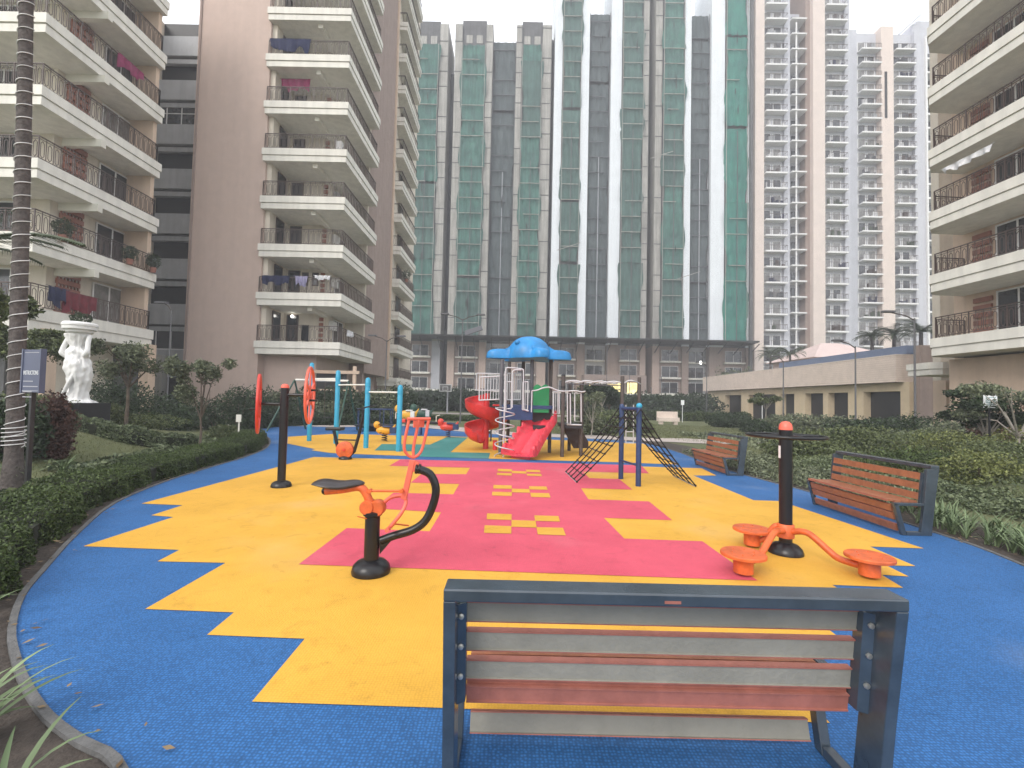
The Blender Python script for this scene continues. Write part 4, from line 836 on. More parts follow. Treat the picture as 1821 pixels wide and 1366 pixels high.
# ---------------------------------------------------------------- black post with two red arm wheels
bx, by = G(500, 866); t = T('arm_wheel_machine', 'tall black post with a coral cap carrying two upright red wheels on side bars', 'exercise machine', (bx, by, 0), group='outdoor exercise machines')
topz = P(506, 690, by)[2]
m = MB(); m.tube([(bx, by, .02), (bx, by, topz)], .066, 20); t.part('post', m, blkp, smooth=40)
m = MB(); m.lathe([(.068, 0), (.068, .015), (.055, .05), (.03, .068), (0, .072)], (bx, by, topz), 20); t.part('dome_cap', m, coral, smooth=50)
m = MB(); m.lathe([(.165, .006), (.165, .03), (.145, .075), (.10, .10), (.066, .11)], (bx, by, 0), 28); t.part('base_cover', m, blkp, smooth=50)
for (px, py, rr, yaw, pxa) in ((460, 718, .49, .46, 468), (551, 703, .47, .27, 546)):
    c_ = np.array(P(px, py, by)); ax = unit((cos(yaw), sin(yaw), 0)); s_ = -1 if px < 500 else 1
    m = MB(); m.tube([(bx, by, c_[2]), (c_[0], c_[1], c_[2])], .026, 10); bar_ = t.part('axle', m, blkp, smooth=40)
    m = MB(); u = np.array([-ax[1], ax[0], 0]); v = np.array([0, 0, 1.])
    m.tube([c_+u*rr*cos(a)+v*rr*sin(a) for a in np.linspace(0, 2*pi, 49)], .024, 10, cap=False)
    for a in np.linspace(0, 2*pi, 6, endpoint=False)+.5: m.tube([c_, c_+u*rr*cos(a)+v*rr*sin(a)], .016, 8)
    m.lathe([(.06, -.04), (.06, .04)], c_, 14, ax); m.lathe([(.19, -.006), (.19, .006)], c_, 30, ax); w__ = t.part('wheel', m, redp if px < 500 else coral, smooth=50, parent=bar_)
    m = MB()
    for a in (1.2, 1.2+pi): p = c_+u*rr*.42*cos(a)+v*rr*.2*sin(a); m.tube([p, p+ax*s_*.0+ax*s_*.13], .018, 8)
    t.part('knob', m, blkp, smooth=50, parent=w__)

# ---------------------------------------------------------------- small rider with an orange drum
bx, by = G(614, 817); Yc = by; q2 = lambda x, y, dy=0: (lambda p: (p[0], p[1]+dy, p[2]))(P(x, y, Yc)); t = T('exercise_bike', 'black V-framed cycle machine with a flat seat and a round orange drum', 'exercise machine', (bx, by, 0), group='outdoor exercise machines')
m = MB(); m.lathe([(.16, .006), (.16, .03), (.14, .07), (.08, .1), (.07, .22)], (bx, by, 0), 20); t.part('base_cover', m, blkp, smooth=50)
p = q2(614.5, 799.5, -.05); m = MB(); m.lathe([(.19, -.05), (.21, -.04), (.21, .05), (.19, .06)], p, 28, (0, 1, 0)); t.part('drum', m, orgp, smooth=40)
m = MB(); m.lathe([(.03, -.08), (.03, -.04)], p, 12, (0, 1, 0)); t.part('axle_bolt', m, redp)
for k in (0,): m = MB(); m.tube([q2(594, 766), q2(598, 785), q2(603, 806)], .04, 10); m.tube([q2(645, 742), q2(638, 775), q2(630, 803), q2(622, 810)], .04, 10); m.tube([q2(598, 782), q2(637, 783)], .018, 8); t.part('frame', m, blkp, smooth=50)
m = MB(); a, b = q2(582, 762), q2(610, 762); m.box((a[0], Yc-.14, a[2]-.04), (b[0], Yc+.14, a[2]+.035)); t.part('seat', m, blkp, bevel=.02)
m = MB(); m.tube([q2(645, 742), q2(646, 728)], .035, 8); m.tube([q2(641, 729, -.2), q2(652, 724, 0), q2(662, 722, .2)], .018, 8); t.part('handlebar', m, blkp, smooth=50)

# ---------------------------------------------------------------- blue pull-up bars
posts = [((549.7, 784.5), 645), ((597, 789), 658.5), ((650.5, 797), 671.5), ((708.5, 803), 684.5)]
base = G(650.5, 797); t = T('pull_up_bars', 'row of four turquoise posts joined by three stepped horizontal bars', 'pull-up bars', (*base, 0))
tops = []
for (px, py), ty in posts:
    x, y = G(px, py); z = P(px+ (py-ty)*.022, ty, y)[2]; tops.append((x, y, z)); m = MB(); m.tube([(x, y, -.02), (x, y, z-.06), (x, y, z-.025), (x, y, z)], [.075, .075, .058, .02], 16); t.part('post', m, bluep, smooth=50)
for i in range(3):
    a, b = tops[i], tops[i+1]; z = min(a[2], b[2])-.22 if i else b[2]-.28; m = MB(); m.tube([(a[0], a[1], z), (b[0], b[1], z)], .025, 10); t.part('bar', m, cream, smooth=50)
    m = MB()
    for p in (a, b): m.lathe([(.082, z-.05), (.082, z+.05)], (p[0], p[1], 0), 14)
    t.part('collar', m, bluep, smooth=40)

# ---------------------------------------------------------------- rope net climber
p1, p2 = G(1104, 852), G(1135, 865); t = T('rope_net_climber', 'navy two-post climbing frame with black rope nets sloping down on both sides', 'climbing frame', (*p2, 0))
hz = P(1133, 722, p2[1])[2]
for p in (p1, p2): m = MB(); m.tube([(*p, -.01), (*p, hz-.03), (*p, hz+.01), (*p, hz+.03)], [.05, .05, .045, .015], 14); t.part('post', m, navy, smooth=50)
m = MB(); m.tube([(p1[0], p1[1]-.0, hz-.06), (p2[0], p2[1], hz-.06)], .035, 10); t.part('cross_bar', m, navy, smooth=40); m = MB(); m.tube([(p1[0], p1[1], .38), (p2[0], p2[1], .38)], .02, 8); t.part('cross_bar', m, navy, smooth=40)
m = MB(); m.sphere((p2[0], p2[1], hz+.0), .058, 12, 8); t.part('post_cap', m, bluep, smooth=60)
gl = [G(1006.6, 841), G(1026, 859.5)]; gr_ = [G(1198, 847.5), G(1237, 866.5)]
for far_ in (gl, gr_):
    m = MB(); A = [np.array((p1[0], p1[1]+.25, hz-.06)), np.array((p2[0], p2[1]-.12, hz-.06))]; B = [np.array((*far_[0], .03)), np.array((*far_[1], .03))]; N, K_ = 5, 9; gridp = []
    for i in range(N):
        row = []
        for k in range(K_+1):
            s_ = k/K_; top_ = A[0]+(A[1]-A[0])*i/(N-1); bot = B[0]+(B[1]-B[0])*i/(N-1); p = top_+(bot-top_)*s_; p = p-np.array([0, 0, .07*sin(pi*s_)]); row.append(p)
        m.tube(row, .013, 6); gridp.append(row)
    for k in range(1, K_+1):
        for i in range(N-1): m.tube([gridp[i][k], (gridp[i][k]+gridp[i+1][k])/2-np.array([0, 0, .015]), gridp[i+1][k]], .011, 6)
        for i in range(N): m.sphere(gridp[i][k], .022, 6, 4)
    t.part('rope_net', m, rope, smooth=60)
    m = MB(); m.bar(B[0]+[0, 0, -.015], B[1]+[0, 0, -.015], .03, .01); t.part('ground_bar', m, silver)
# ---------------------------------------------------------------- climbing frame with slides
YS = 13.0
ps = lambda x, y, Y=YS: P(x, y, Y)
t = T('play_structure', 'multi-play slide unit with a blue domed canopy, red spiral slide and crimson wavy slide', 'play structure', (ps(935, 790)[0], YS, 0))
def post(px, pyt, Y, m_, r=.055, name='post'):
    x, _, zt = P(px, pyt, Y); m = MB(); m.tube([(x, Y, -.01), (x, Y, zt)], r, 14); return t.part(name, m, m_, smooth=40), x
deck = 1.42
for px, py, Y, m_ in ((893, 640, 13.15, gpost), (946.5, 640, 13.55, gpost), (931, 640, 14.6, brpost), (980, 640, 13.9, brpost), (906, 643, 14.9, brpost)): post(px, py, Y, m_)
for px, py, Y in ((1002, 669, 12.95), (1035, 682, 13.3), (1014, 684, 14.6)): 
    _, x = post(px, py, Y, brpost); m = MB(); z = P(px, py, Y)[2]; m.lathe([(.062, 0), (.062, .03), (.03, .055), (0, .06)], (x, Y, z), 14); m.lathe([(.064, -.35), (.064, -.28)], (x, Y, z), 14); t.part('post_cap', m, darkiron, smooth=40)
for px, py, Y in ((1107, 669, 13.0), (1137, 671, 14.0)): post(px, py, Y, brpost)
# canopy: a dome with flat lobes spreading from it
cxr, _, czr = ps(941, 636, 13.6); Yr = 13.7; m = MB(); NA, NR = 96, 30; vs = []; lobes = [(pi+.12, .62, .26), (-.05, .60, .26), (-pi/2+.42, .34, .30), (pi/2+.6, .45, .3), (pi/2-.7, .45, .3)]
def lobe(a):
    b_ = 0
    for c0, am, wd_ in lobes: d = (a-c0+pi) % (2*pi)-pi; b_ = max(b_, am*math.exp(-(d/wd_)**4))
    return b_
R0 = .66
for i in range(NR+1):
    for j in range(NA):
        a = 2*pi*j/NA; lb = lobe(a); Ro = R0+lb; r = Ro*(1-(1-i/NR)**1.0); s_ = i/NR
        dome = .62*sqrt(max(0, 1-min(1, r/.66)**2.3)); edge = (.16+.06*(lb > .2))*(max(0, 1-s_**10)**.4); z = max(dome+.0, edge)+.06*edge
        vs.append((cxr+r*cos(a), Yr+r*sin(a), czr+z))
for i in range(2): 
    for j in range(NA):
        a = 2*pi*j/NA; Ro = (R0+lobe(a))*(.985 if i == 0 else .8); vs.append((cxr+Ro*cos(a), Yr+Ro*sin(a), czr-.05+(.03 if i else 0)))
fs = [(i*NA+j, i*NA+(j+1) % NA, (i+1)*NA+(j+1) % NA, (i+1)*NA+j)[::-1] for i in range(NR+2) for j in range(NA)]; fs.append(tuple(range((NR+2)*NA, (NR+3)*NA)))
m.add(vs, fs); ca = t.part('canopy', m, roofb, smooth=60)
for px, py in ((920, 609), (933, 610)): m = MB(); p = ps(px, py, 13.3); m.sphere(p, (.085, .085, .075), 16, 10); t.part('bump', m, roofb, smooth=70, parent=ca)
# deck and dark skirts
xa, xb = ps(893, 700, 13.2)[0], ps(980, 700, 13.9)[0]
m = MB(); m.box((xa-.05, 13.1, deck-.1), (xb+.02, 14.7, deck)); t.part('deck', m, navy)
m = MB(); m.box((xa, 13.05, deck-.42), (ps(948, 700)[0], 13.09, deck-.1)); t.part('skirt', m, navy)
m = MB(); m.box((ps(948, 740, 13.1)[0], 13.0, .75), (ps(982, 740, 13.1)[0], 14.4, .86)); m.box((ps(1000, 740, 13.1)[0], 13.0, .8), (ps(1036, 740, 13.1)[0], 14.4, .9)); m.box((ps(948, 740)[0], 13.4, .86), (ps(982, 740)[0], 13.46, deck-.1)); t.part('lower_deck', m, darkiron)
# white tube guard panels
def guard(pts_px, Y, n_bars, y0, y1, slope=0, name='guard_rail', r=.016, Yb_=None):
    (xl, yl), (xr, yr) = pts_px; a = np.array(P(xl, y0, Y)); b = np.array(P(xr, y0+(yr-yl), Yb_ or Y)); h = P(xl, y0, Y)[2]-P(xl, y1, Y)[2]; m = MB(); dn = np.array([0, 0, -h])
    m.tube([a, b], r*1.2, 8); m.tube([a+dn, b+dn], r*1.2, 8)
    for i in range(n_bars+1): p = a+(b-a)*i/n_bars; m.tube([p, p+dn], r*(1.2 if i in (0, n_bars) else .8), 6)
    return t.part(name, m, silver, smooth=50)
guard([(848, 0), (893, 1)], 14.5, 9, 664, 694); guard([(853, 0), (893, -2)], 13.2, 8, 671, 712); guard([(903, 0), (927, 0)], 14.4, 7, 664, 711)
guard([(899.5, 0), (910, 0)], 13.05, 1, 679, 727)
guard([(930, 0), (939, 0)], 13.05, 2, 679, 729); guard([(984, 0), (992, 0)], 13.2, 2, 697, 735)
m = MB(); a = [ps(x, y) for x, y in ((899.5, 731), (899.5, 662), (901, 655), (905, 654), (926, 656), (930, 658), (931, 664), (931, 722), (934, 729), (940, 731))]; m.tube(cat3(a, 4), .02, 8); a = [ps(x, y, 12.85) for x, y in ((911, 725), (911, 668), (912, 661), (916, 658), (927, 658))]; m.tube(cat3(a, 4), .018, 8); t.part('entry_hoop', m, silver, smooth=60)
# spiral climber
m = MB(); cxs, cys = ps(888, 780, 12.55)[0], 12.55; zt0, zb0 = ps(0+905, 726, 12.55)[2], .03; hel = []
for i in range(4*24+1): a = i/24*2*pi+pi; s_ = i/96; hel.append((cxs+.14+.26*cos(a), cys+.26*sin(a), zt0+(zb0-zt0)*s_))
m.tube([(cxs+.14, cys+.45, zt0)]+hel, .017, 8); m.tube([(cxs+.12, cys, 0), (cxs+.12, cys, zt0+1.0)], .022, 8); t.part('spiral_climber', m, silver, smooth=60)
# green panel with a wavy top
xl, xr = ps(949, 700)[0], ps(977, 700)[0]; zb_, ztp = ps(960, 734)[2], ps(960, 690)[2]; m = MB(); top_ = [(xl+(xr-xl)*i/14, ztp+.075*abs(sin(i/14*pi*2.0))+.03) for i in range(15)]
pl = [(xl, zb_), (xr, zb_)]+top_[::-1]; n_ = len(pl); m.add([(x, 13.12, z) for x, z in pl]+[(x, 13.17, z) for x, z in pl], [tuple(range(n_)), tuple(range(n_, 2*n_))[::-1]]+[(i, n_+i, n_+(i+1) % n_, (i+1) % n_) for i in range(n_)])
for k in range(5): x = xl+(xr-xl)*(k+.6)/5.2; m.box((x-.012, 13.105, zb_+.08), (x+.012, 13.118, zb_+.30))
for k in range(4): m.box((xl+.04, 13.105, zb_+.38+k*.09), (xr-.04, 13.118, zb_+.40+k*.09))
t.part('green_panel', m, greenpl, smooth=30)
m = MB(); m.tube(cat3([ps(x, y, 12.9) for x, y in ((946, 695), (955, 694), (966, 690), (978, 689), (990, 694), (1004, 696), (1022, 695), (1034, 697), (1041, 696))], 4), .02, 8); m.tube([ps(946, 695, 12.9), ps(945, 733, 12.9)], .018, 8); t.part('wavy_handrail', m, silver, smooth=60)
for x0_, x1_, ya, yb, Y in ((984, 994, 697, 736, 12.95), (1009, 1014, 699, 754, 12.95), (1022, 1033, 699, 750, 13.0)):
    m = MB(); a = [ps(x, y, Y) for x, y in ((x0_, ya), (x1_, ya+1), (x1_+.5, yb), (x0_, yb-1), (x0_, ya))]; m.tube(a, .019, 8); t.part('guard_hoop', m, silver, smooth=40)
m = MB(); m.tube([ps(1008, 755), ps(1034, 756)], .02, 8); t.part('guard_rail', m, silver)
# dark climbing panel behind on the right
m = MB(); pl = [ps(x, y, 14.2) for x, y in ((996, 754), (1030, 756), (1046, 786), (1046, 797), (1020, 797))]; n_ = len(pl); m.add([(p[0], p[1]-.05, p[2]) for p in pl]+[(p[0], p[1]+.05, p[2]) for p in pl], [tuple(range(n_)), tuple(range(n_, 2*n_))[::-1]]+[(i, n_+i, n_+(i+1) % n_, (i+1) % n_) for i in range(n_)]); t.part('climbing_panel', m, mat('dark_brown_plastic', (.035, .018, .016), .5, .2, 6))
# monkey bars with wavy rungs
m = MB(); z = ps(1040, 679.5)[2]; xA, xB = ps(1008, 679)[0], ps(1103, 682)[0]
for Y in (12.95, 13.55):
    pts = [(xA+(xB-xA)*i/40, Y, z+.03*abs(sin(i/40*pi*4))) for i in range(41)]; m.tube(pts, .022, 8)
for i in range(9): x = xA+(xB-xA)*(i+.5)/9; m.tube([(x, 12.95, z-.02), (x, 13.55, z-.02)], .018, 6)
t.part('monkey_bars', m, silver, smooth=60)
m = MB(); m.tube([ps(1008, 683, 12.95), ps(1103, 686, 12.95)], .016, 6); t.part('tie_rail', m, gpost)
m = MB(); m.tube(cat3([ps(1108, 683), ps(1118, 677), ps(1128, 678), ps(1139, 683, 13.6)], 4), .018, 8); 
for xx in (1113, 1126.5): m.tube([ps(xx, 720, 13.5), ps(xx, 789, 13.5)], .018, 6)
for yy in (728, 768, 788): m.tube([ps(1113, yy, 13.5), ps(1126.5, yy, 13.5)], .016, 6)
t.part('ladder', m, silver, smooth=50)
# red spiral slide
sx, sy = ps(864, 780, 14.6)[0], 14.6
m = MB(); NT, NS_ = 84, 14; ri, ro = .10, .64
prof = [(ri, .30), (ri+.02, .05), (ri+.12, .0), (.42, .0), (.55, .05), (ro, .20), (ro+.01, .36), (ro+.05, .37), (ro+.05, .33), (ro+.03, .14), (.56, .0), (.42, -.05), (ri+.1, -.05), (ri-.02, .02)]
vs = []
for i in range(NT+1):
    s_ = i/NT; a = pi/2+.15+s_*(2*pi*1.42); z = 1.36-(1.36-.24)*s_; fl = 1
    for (r, h) in prof: vs.append((sx+r*cos(a), sy+r*sin(a), z+h*(1 if s_ < .97 else .8)))
NP = len(prof); fs = [(i*NP+j, i*NP+(j+1) % NP, (i+1)*NP+(j+1) % NP, (i+1)*NP+j) for i in range(NT) for j in range(NP)]
fs += [tuple(range(NP)), tuple(range(NT*NP, NT*NP+NP))[::-1]]; m.add(vs, fs)
m.tube([(sx+.3, sy-.25, 0), (sx+.3, sy-.25, .3)], .07, 10); m.tube([(sx, sy, 0), (sx, sy, 1.75)], .09, 14); m.obox((sx+.55, sy+.1, deck-.06), (1, 0), .7, .05, .6); t.part('spiral_slide', m, redpl, smooth=50)
# crimson slide with wavy sides
A = np.array(ps(967, 748, 13.35)); B = np.array(ps(926, 805, 12.35)); B[2] = .16; m = MB(); cl = [A+np.array([.02, .25, .03]), A, A+(B-A)*.3+np.array([0, 0, .02]), A+(B-A)*.6+np.array([0, 0, .0]), A+(B-A)*.85+np.array([0, 0, -.03]), B+np.array([0, 0, -.02]), B+(B-A)*np.array([.16, .16, 0])+np.array([0, 0, -.03])]
cl = [np.array(p) for p in cat3(cl, 9)]; d = unit(B-A); side = unit(np.cross(d, (0, 0, 1))); W2 = .36; sec = [(-W2-.05, -.03), (-W2-.05, .17), (-W2-.02, .22), (-W2+.02, .20), (-W2+.05, .05), (-W2+.12, .0), (-.05, .0), (0, .045), (.05, 0), (W2-.12, 0), (W2-.05, .05), (W2-.02, .20), (W2+.02, .22), (W2+.05, .17), (W2+.05, -.03), (0, -.06)]
vs = []; k = len(cl)
for i, p in enumerate(cl):
    s_ = i/(k-1); wv = 1+.22*sin(i*1.15); wide = 1+.25*s_; tz = unit(cl[min(i+1, k-1)]-cl[max(i-1, 0)]); upv = unit(np.cross(side, tz)); upv = upv if upv[2] > 0 else -upv
    for (a, h) in sec: hh = h*wv if h > .1 else h; hh *= (1.15 if s_ < .12 else 1); vs.append(p+side*a*wide*(1+.03*sin(i*1.15) if h > .1 else 1)+upv*hh)
NP = len(sec); fs = [(i*NP+j, i*NP+(j+1) % NP, (i+1)*NP+(j+1) % NP, (i+1)*NP+j) for i in range(k-1) for j in range(NP)]+[tuple(range(NP)), tuple(range((k-1)*NP, k*NP))[::-1]]
m.add(vs, fs)
m.add(*[[tuple(B+side*a+np.array([0, y, z])) for a in (-.3, .3) for y, z in ((-.05, -.02), (.12, -.02), (.12, -.17), (-.05, -.17))], [(0, 1, 2, 3), (7, 6, 5, 4), (0, 4, 5, 1), (1, 5, 6, 2), (2, 6, 7, 3), (3, 7, 4, 0)]]); t.part('wavy_slide', m, pinkpl, smooth=55)

# ---------------------------------------------------------------- far playthings
grn = mat('dark_green_paint', (.02, .07, .05), .45, .2, 10)
Yw = 20.5; xl, xr = P(505, 700, Yw)[0], P(619, 700, Yw)[0]; zt = 2.25; t = T('swing_frame', 'dark green A-frame swing standing behind the turquoise posts', 'swing', ((xl+xr)/2, Yw, 0))
m = MB(); m.tube([(xl+.5, Yw, zt), (xr, Yw, zt)], .05, 8); t.part('top_beam', m, cream, smooth=40)
for x in (xl+.45, xr):
    for s_ in (-1, 1): m = MB(); m.tube([(x, Yw, zt), (x+s_*.15+(-.5 if x < -8 else .1)*(s_ < 0), Yw+s_*.95, 0)], .04, 8); t.part('leg', m, grn, smooth=40)
for x in ((xl+xr)/2-.25, (xl+xr)/2+.6):
    m = MB(); m.tube([(x-.22, Yw, zt), (x-.2, Yw, .62)], .012, 6); m.tube([(x+.22, Yw, zt), (x+.2, Yw, .62)], .012, 6); c_ = t.part('swing_chain', m, iron); m = MB(); m.box((x-.25, Yw-.12, .58), (x+.25, Yw+.12, .62)); t.part('seat', m, blkp, parent=c_)
def springer(px, py, Y, name, label, cat, cols, s=1.):
    x, y = P(px, py, Y)[0], Y; t = T(name, label, cat, (x, y, 0)); m = MB(); hel = [(x+.09*cos(a), y+.09*sin(a), .02+.3*a/(2*pi*4)) for a in np.linspace(0, 2*pi*4, 50)]; m.tube(hel, .018, 6); t.part('spring', m, cols[2], smooth=60)
    m = MB(); m.sphere((x, y, .52*s), (.42*s, .13, .2*s), 14, 10); m.sphere((x-.38*s, y, .78*s), (.16*s, .1, .17*s), 12, 8); m.tube([(x+.35*s, y, .55*s), (x+.5*s, y, .8*s)], [.08, .02], 8); t.part('body', m, cols[0], smooth=70)
    m = MB(); m.box((x-.05, y-.16, .68*s), (x+.28, y+.16, .74*s)); m.box((x+.2, y-.14, .4*s), (x+.42, y+.14, .68*s)); t.part('seat', m, cols[1], bevel=.02); m = MB(); m.tube([(x-.2*s, y-.22, .8*s), (x-.2*s, y+.22, .8*s)], .018, 8); m.tube([(x-.1, y-.25, .42*s), (x-.1, y+.25, .42*s)], .018, 8); t.part('handle', m, cols[2]); return t
yel = mat('yellow_plastic', (.75, .38, .03), .4, .1, 8)
springer(684, 770, 16.3, 'spring_rider', 'small yellow and blue spring rider between the turquoise posts', 'spring rider', (yel, navy, blkp), .75)
springer(724, 725, 24.5, 'spring_rider', 'pale yellow spring rider at the far edge just right of the last turquoise post', 'spring rider', (yel, cream, blkp), 1.25)
springer(751, 730, 26, 'spring_rider', 'dark green spring rider on the grass above the forked handle', 'spring rider', (grn, silver, blkp), 1.3)
springer(797, 760, 18.6, 'spring_rider', 'red and blue spring rider left of the spiral slide', 'spring rider', (redp, navy, navy), .8)
x0_, x1_ = P(712, 747, 19.5), P(784, 753, 19.5); t = T('seesaw', 'long black see-saw beam with red end grips behind the forked handle', 'seesaw', ((x0_[0]+x1_[0])/2, 19.5, 0))
m = MB(); m.tube([x0_, x1_], .06, 10); t.part('beam', m, blkp, smooth=40); xm = (x0_[0]+x1_[0])/2; m = MB(); m.tube([(xm, 19.3, 0), (xm, 19.5, .6), (xm, 19.7, 0)], .05, 8); t.part('fulcrum', m, navy)
for p in (x0_, x1_): m = MB(); m.tube([(p[0]-.2, 19.5, p[2]+.05), (p[0]-.2, 19.5, p[2]+.3), (p[0]-.05, 19.5, p[2]+.35)], .02, 6); t.part('handle', m, cream); m = MB(); m.box((p[0]-.1, 19.35, p[2]-.1), (p[0]+.25, 19.65, p[2]+.05)); t.part('seat', m, redp, bevel=.03)
xc = P(667, 740, 21.5)[0]; t = T('roundabout', 'dark low roundabout with a ring of rails behind the turquoise posts', 'roundabout', (xc, 21.5, 0)); m = MB(); m.lathe([(.2, 0), (.9, .22), (.92, .28), (0, .29)], (xc, 21.5, 0), 28); t.part('platform', m, darkiron)
m = MB(); ring = [(xc+.8*cos(a), 21.5+.8*sin(a), 1.0) for a in np.linspace(0, 2*pi, 33)]; m.tube(ring, .02, 6, cap=False)
for a in np.linspace(0, 2*pi, 8, endpoint=False): m.tube([(xc+.8*cos(a), 21.5+.8*sin(a), .25), (xc+.8*cos(a), 21.5+.8*sin(a), 1.0)], .02, 6)
t.part('rail_ring', m, navy, smooth=50)
# red arm-chair rocker: dark slatted chair beyond the spiral slide
p = P(853, 745, 17.5); t = T('garden_chair', 'small dark slatted chair back on the grass behind the spiral slide', 'chair', (p[0], 17.5, 0)); m = MB()
for k in range(5): m.box((p[0]-.02, 17.5, .3+k*.12), (p[0]+.45, 17.53, .36+k*.12))
t.part('backrest', m, darkiron); m = MB(); m.box((p[0]-.04, 17.2, 0), (p[0], 17.55, .9)); m.box((p[0]+.43, 17.2, 0), (p[0]+.47, 17.55, .9)); t.part('frame', m, darkiron); m = MB(); m.box((p[0], 17.1, .3), (p[0]+.43, 17.5, .34)); t.part('seat', m, darkiron)

# ---------------------------------------------------------------- basketball hoop
Yh = 50; a = P(781, 683, Yh); b = P(803, 697, Yh); t = T('basketball_hoop', 'white outlined basketball backboard on a pale pole before the dark wall', 'basketball hoop', ((a[0]+b[0])/2, Yh, 0))
m = MB(); w_ = .1; m.box((a[0], Yh, b[2]), (b[0], Yh+.03, b[2]+w_)); m.box((a[0], Yh, a[2]-w_), (b[0], Yh+.03, a[2])); m.box((a[0], Yh, b[2]+w_), (a[0]+w_, Yh+.03, a[2]-w_)); m.box((b[0]-w_, Yh, b[2]+w_), (b[0], Yh+.03, a[2]-w_)); xm = (a[0]+b[0])/2
m.box((xm-.3, Yh-.01, b[2]+.5), (xm+.3, Yh+.02, b[2]+.56)); m.box((xm-.3, Yh-.01, b[2]+.15), (xm-.24, Yh+.02, b[2]+.5)); m.box((xm+.24, Yh-.01, b[2]+.15), (xm+.3, Yh+.02, b[2]+.5)); t.part('backboard_frame', m, whitef)
m = MB(); m.box((a[0]+w_, Yh+.01, b[2]+w_), (b[0]-w_, Yh+.02, a[2]-w_)); t.part('backboard', m, glass2)
m = MB(); m.tube([(xm+.15, Yh+.7, 0), (xm+.15, Yh+.7, b[2]), (xm, Yh+.05, b[2]+.3)], .09, 8); t.part('pole', m, lgreyw); m = MB(); m.lathe([(.22, 0), (.24, .02), (.24, -.02)], (xm, Yh-.3, b[2]+.15), 16); t.part('rim', m, whitef)

# ---------------------------------------------------------------- lamps
def lamp(px, pyt, Y, label, arm=-1, arml=1.2, r=.05, twin=False, solar=False, nm='street_lamp'):
    x, _, zt = P(px, pyt, Y); z0 = float(hgt(x, Y)); t = T(nm, label, 'street lamp', (x, Y, z0), group='garden lamp posts'); m = MB(); m.tube([(x, Y, z0), (x, Y, zt)], [r, r*.7], 8); t.part('pole', m, mat('lamp_pole_paint', (.12, .12, .13), .5, .1, 8), smooth=40)
    for s_ in ((-1, 1) if twin else (arm,)):
        m = MB(); m.tube([(x, Y, zt-.1), (x+s_*arml*.4, Y, zt+.12), (x+s_*arml, Y, zt+.25)], .03, 6); a_ = t.part('arm', m, brpost, smooth=40); m = MB(); m.add([(x+s_*(arml+u), Y+v, zt+.25+h) for u in (-.1, .45) for v in (-.12, .12) for h in (0, .09)], [(0, 1, 3, 2), (4, 6, 7, 5), (0, 4, 5, 1), (2, 3, 7, 6), (0, 2, 6, 4), (1, 5, 7, 3)]); t.part('lamp_head', m, mat('lamp_head_paint', (.10, .10, .11), .4, .1, 8), parent=a_)
    if solar: m = MB(); m.bar((x+.2, Y-.3, zt-1.0), (x+1.3, Y-.3, zt-.6), .9, .05, up=(0, -.5, 1)); m.tube([(x, Y, zt-.9), (x+.7, Y-.3, zt-.85)], .03, 6); t.part('solar_panel', m, gpost)
lamp(823, 567, 30, 'grey lamp post with twin arms and a solar panel in front of the netted tower', twin=True, arml=1.0, solar=True)
lamp(688, 605, 31, 'brown lamp post with twin arms beside the third stack of balconies', twin=True, arml=.8)
lamp(305, 549, 23, 'thin lamp post with a small head against the grey service bay', arm=-1, arml=.35, r=.035)
lamp(1521, 616, 25, 'lamp post with its arm to the left in the middle of the clubhouse front', arm=-1, arml=.8)
lamp(1393, 642, 32, 'short lamp post in front of the left half of the clubhouse', arm=-1, arml=.35)
lamp(1626, 566, 22.5, 'tall brown lamp post at the right end of the clubhouse', arm=-1, arml=1.1, r=.055)
lamp(1257, 650, 45, 'distant lamp post left of the clubhouse parapet', arm=-1, arml=.6)
for i, (px, pt, Y) in enumerate(((730, 640, 60), (845, 625, 60), (1120, 640, 70), (1176, 670, 66), (1080, 600, 72), (1158, 690, 62))):
    x, _, zt = P(px, pt, Y); m = MB(); m.tube([(x, Y, 0), (x, Y, zt)], .05, 6); m.sphere((x, Y, zt), .09, 6, 4); single('pole', m, gpost, ['thin pole in front of the first netted bays, beside the basketball hoop', 'thin pole in front of the netted tower just right of the solar lamp post', 'thin pole above the lit lobby', 'short thin pole right of the lit lobby frame', 'tall thin pole above the left half of the lobby', 'lowest thin pole right of the lobby, before the pale slab edge'][i], 'pole', 'thin poles before the far towers', loc=(x, Y, 0))

# ---------------------------------------------------------------- statue carrying a bowl with a clipped ball of leaves
Ys = 13.; x = P(136, 700, Ys)[0]; zb = P(136, 716, Ys)[2]; ztb = P(136, 574, Ys)[2]; Hs = ztb-zb; g0 = float(hgt(x, Ys)); s_ = Hs/2.25
t = T('statue', 'white plaster draped figure statue carrying a stepped bowl on its head', 'statue', (x, Ys, g0))
m = MB(); m.box((x-.6*s_, Ys-.5, g0-.1), (x+.55*s_, Ys+.5, zb)); t.part('plinth', m, darkiron)
prof = [(.42, 0), (.36, .05), (.27, .12), (.25, .35), (.29, .6), (.33, .85), (.335, 1.05), (.28, 1.22), (.24, 1.32), (.25, 1.42), (.20, 1.5), (.16, 1.56), (.17, 1.62), (.22, 1.75), (.29, 1.9), (.27, 1.94)]
m = MB(); NA = 64; vs = []; from itertools import product
pr = cat3([(a, b, 0) for a, b in prof], 4); rg = np.random.default_rng(3); ph = rg.random(8)*6
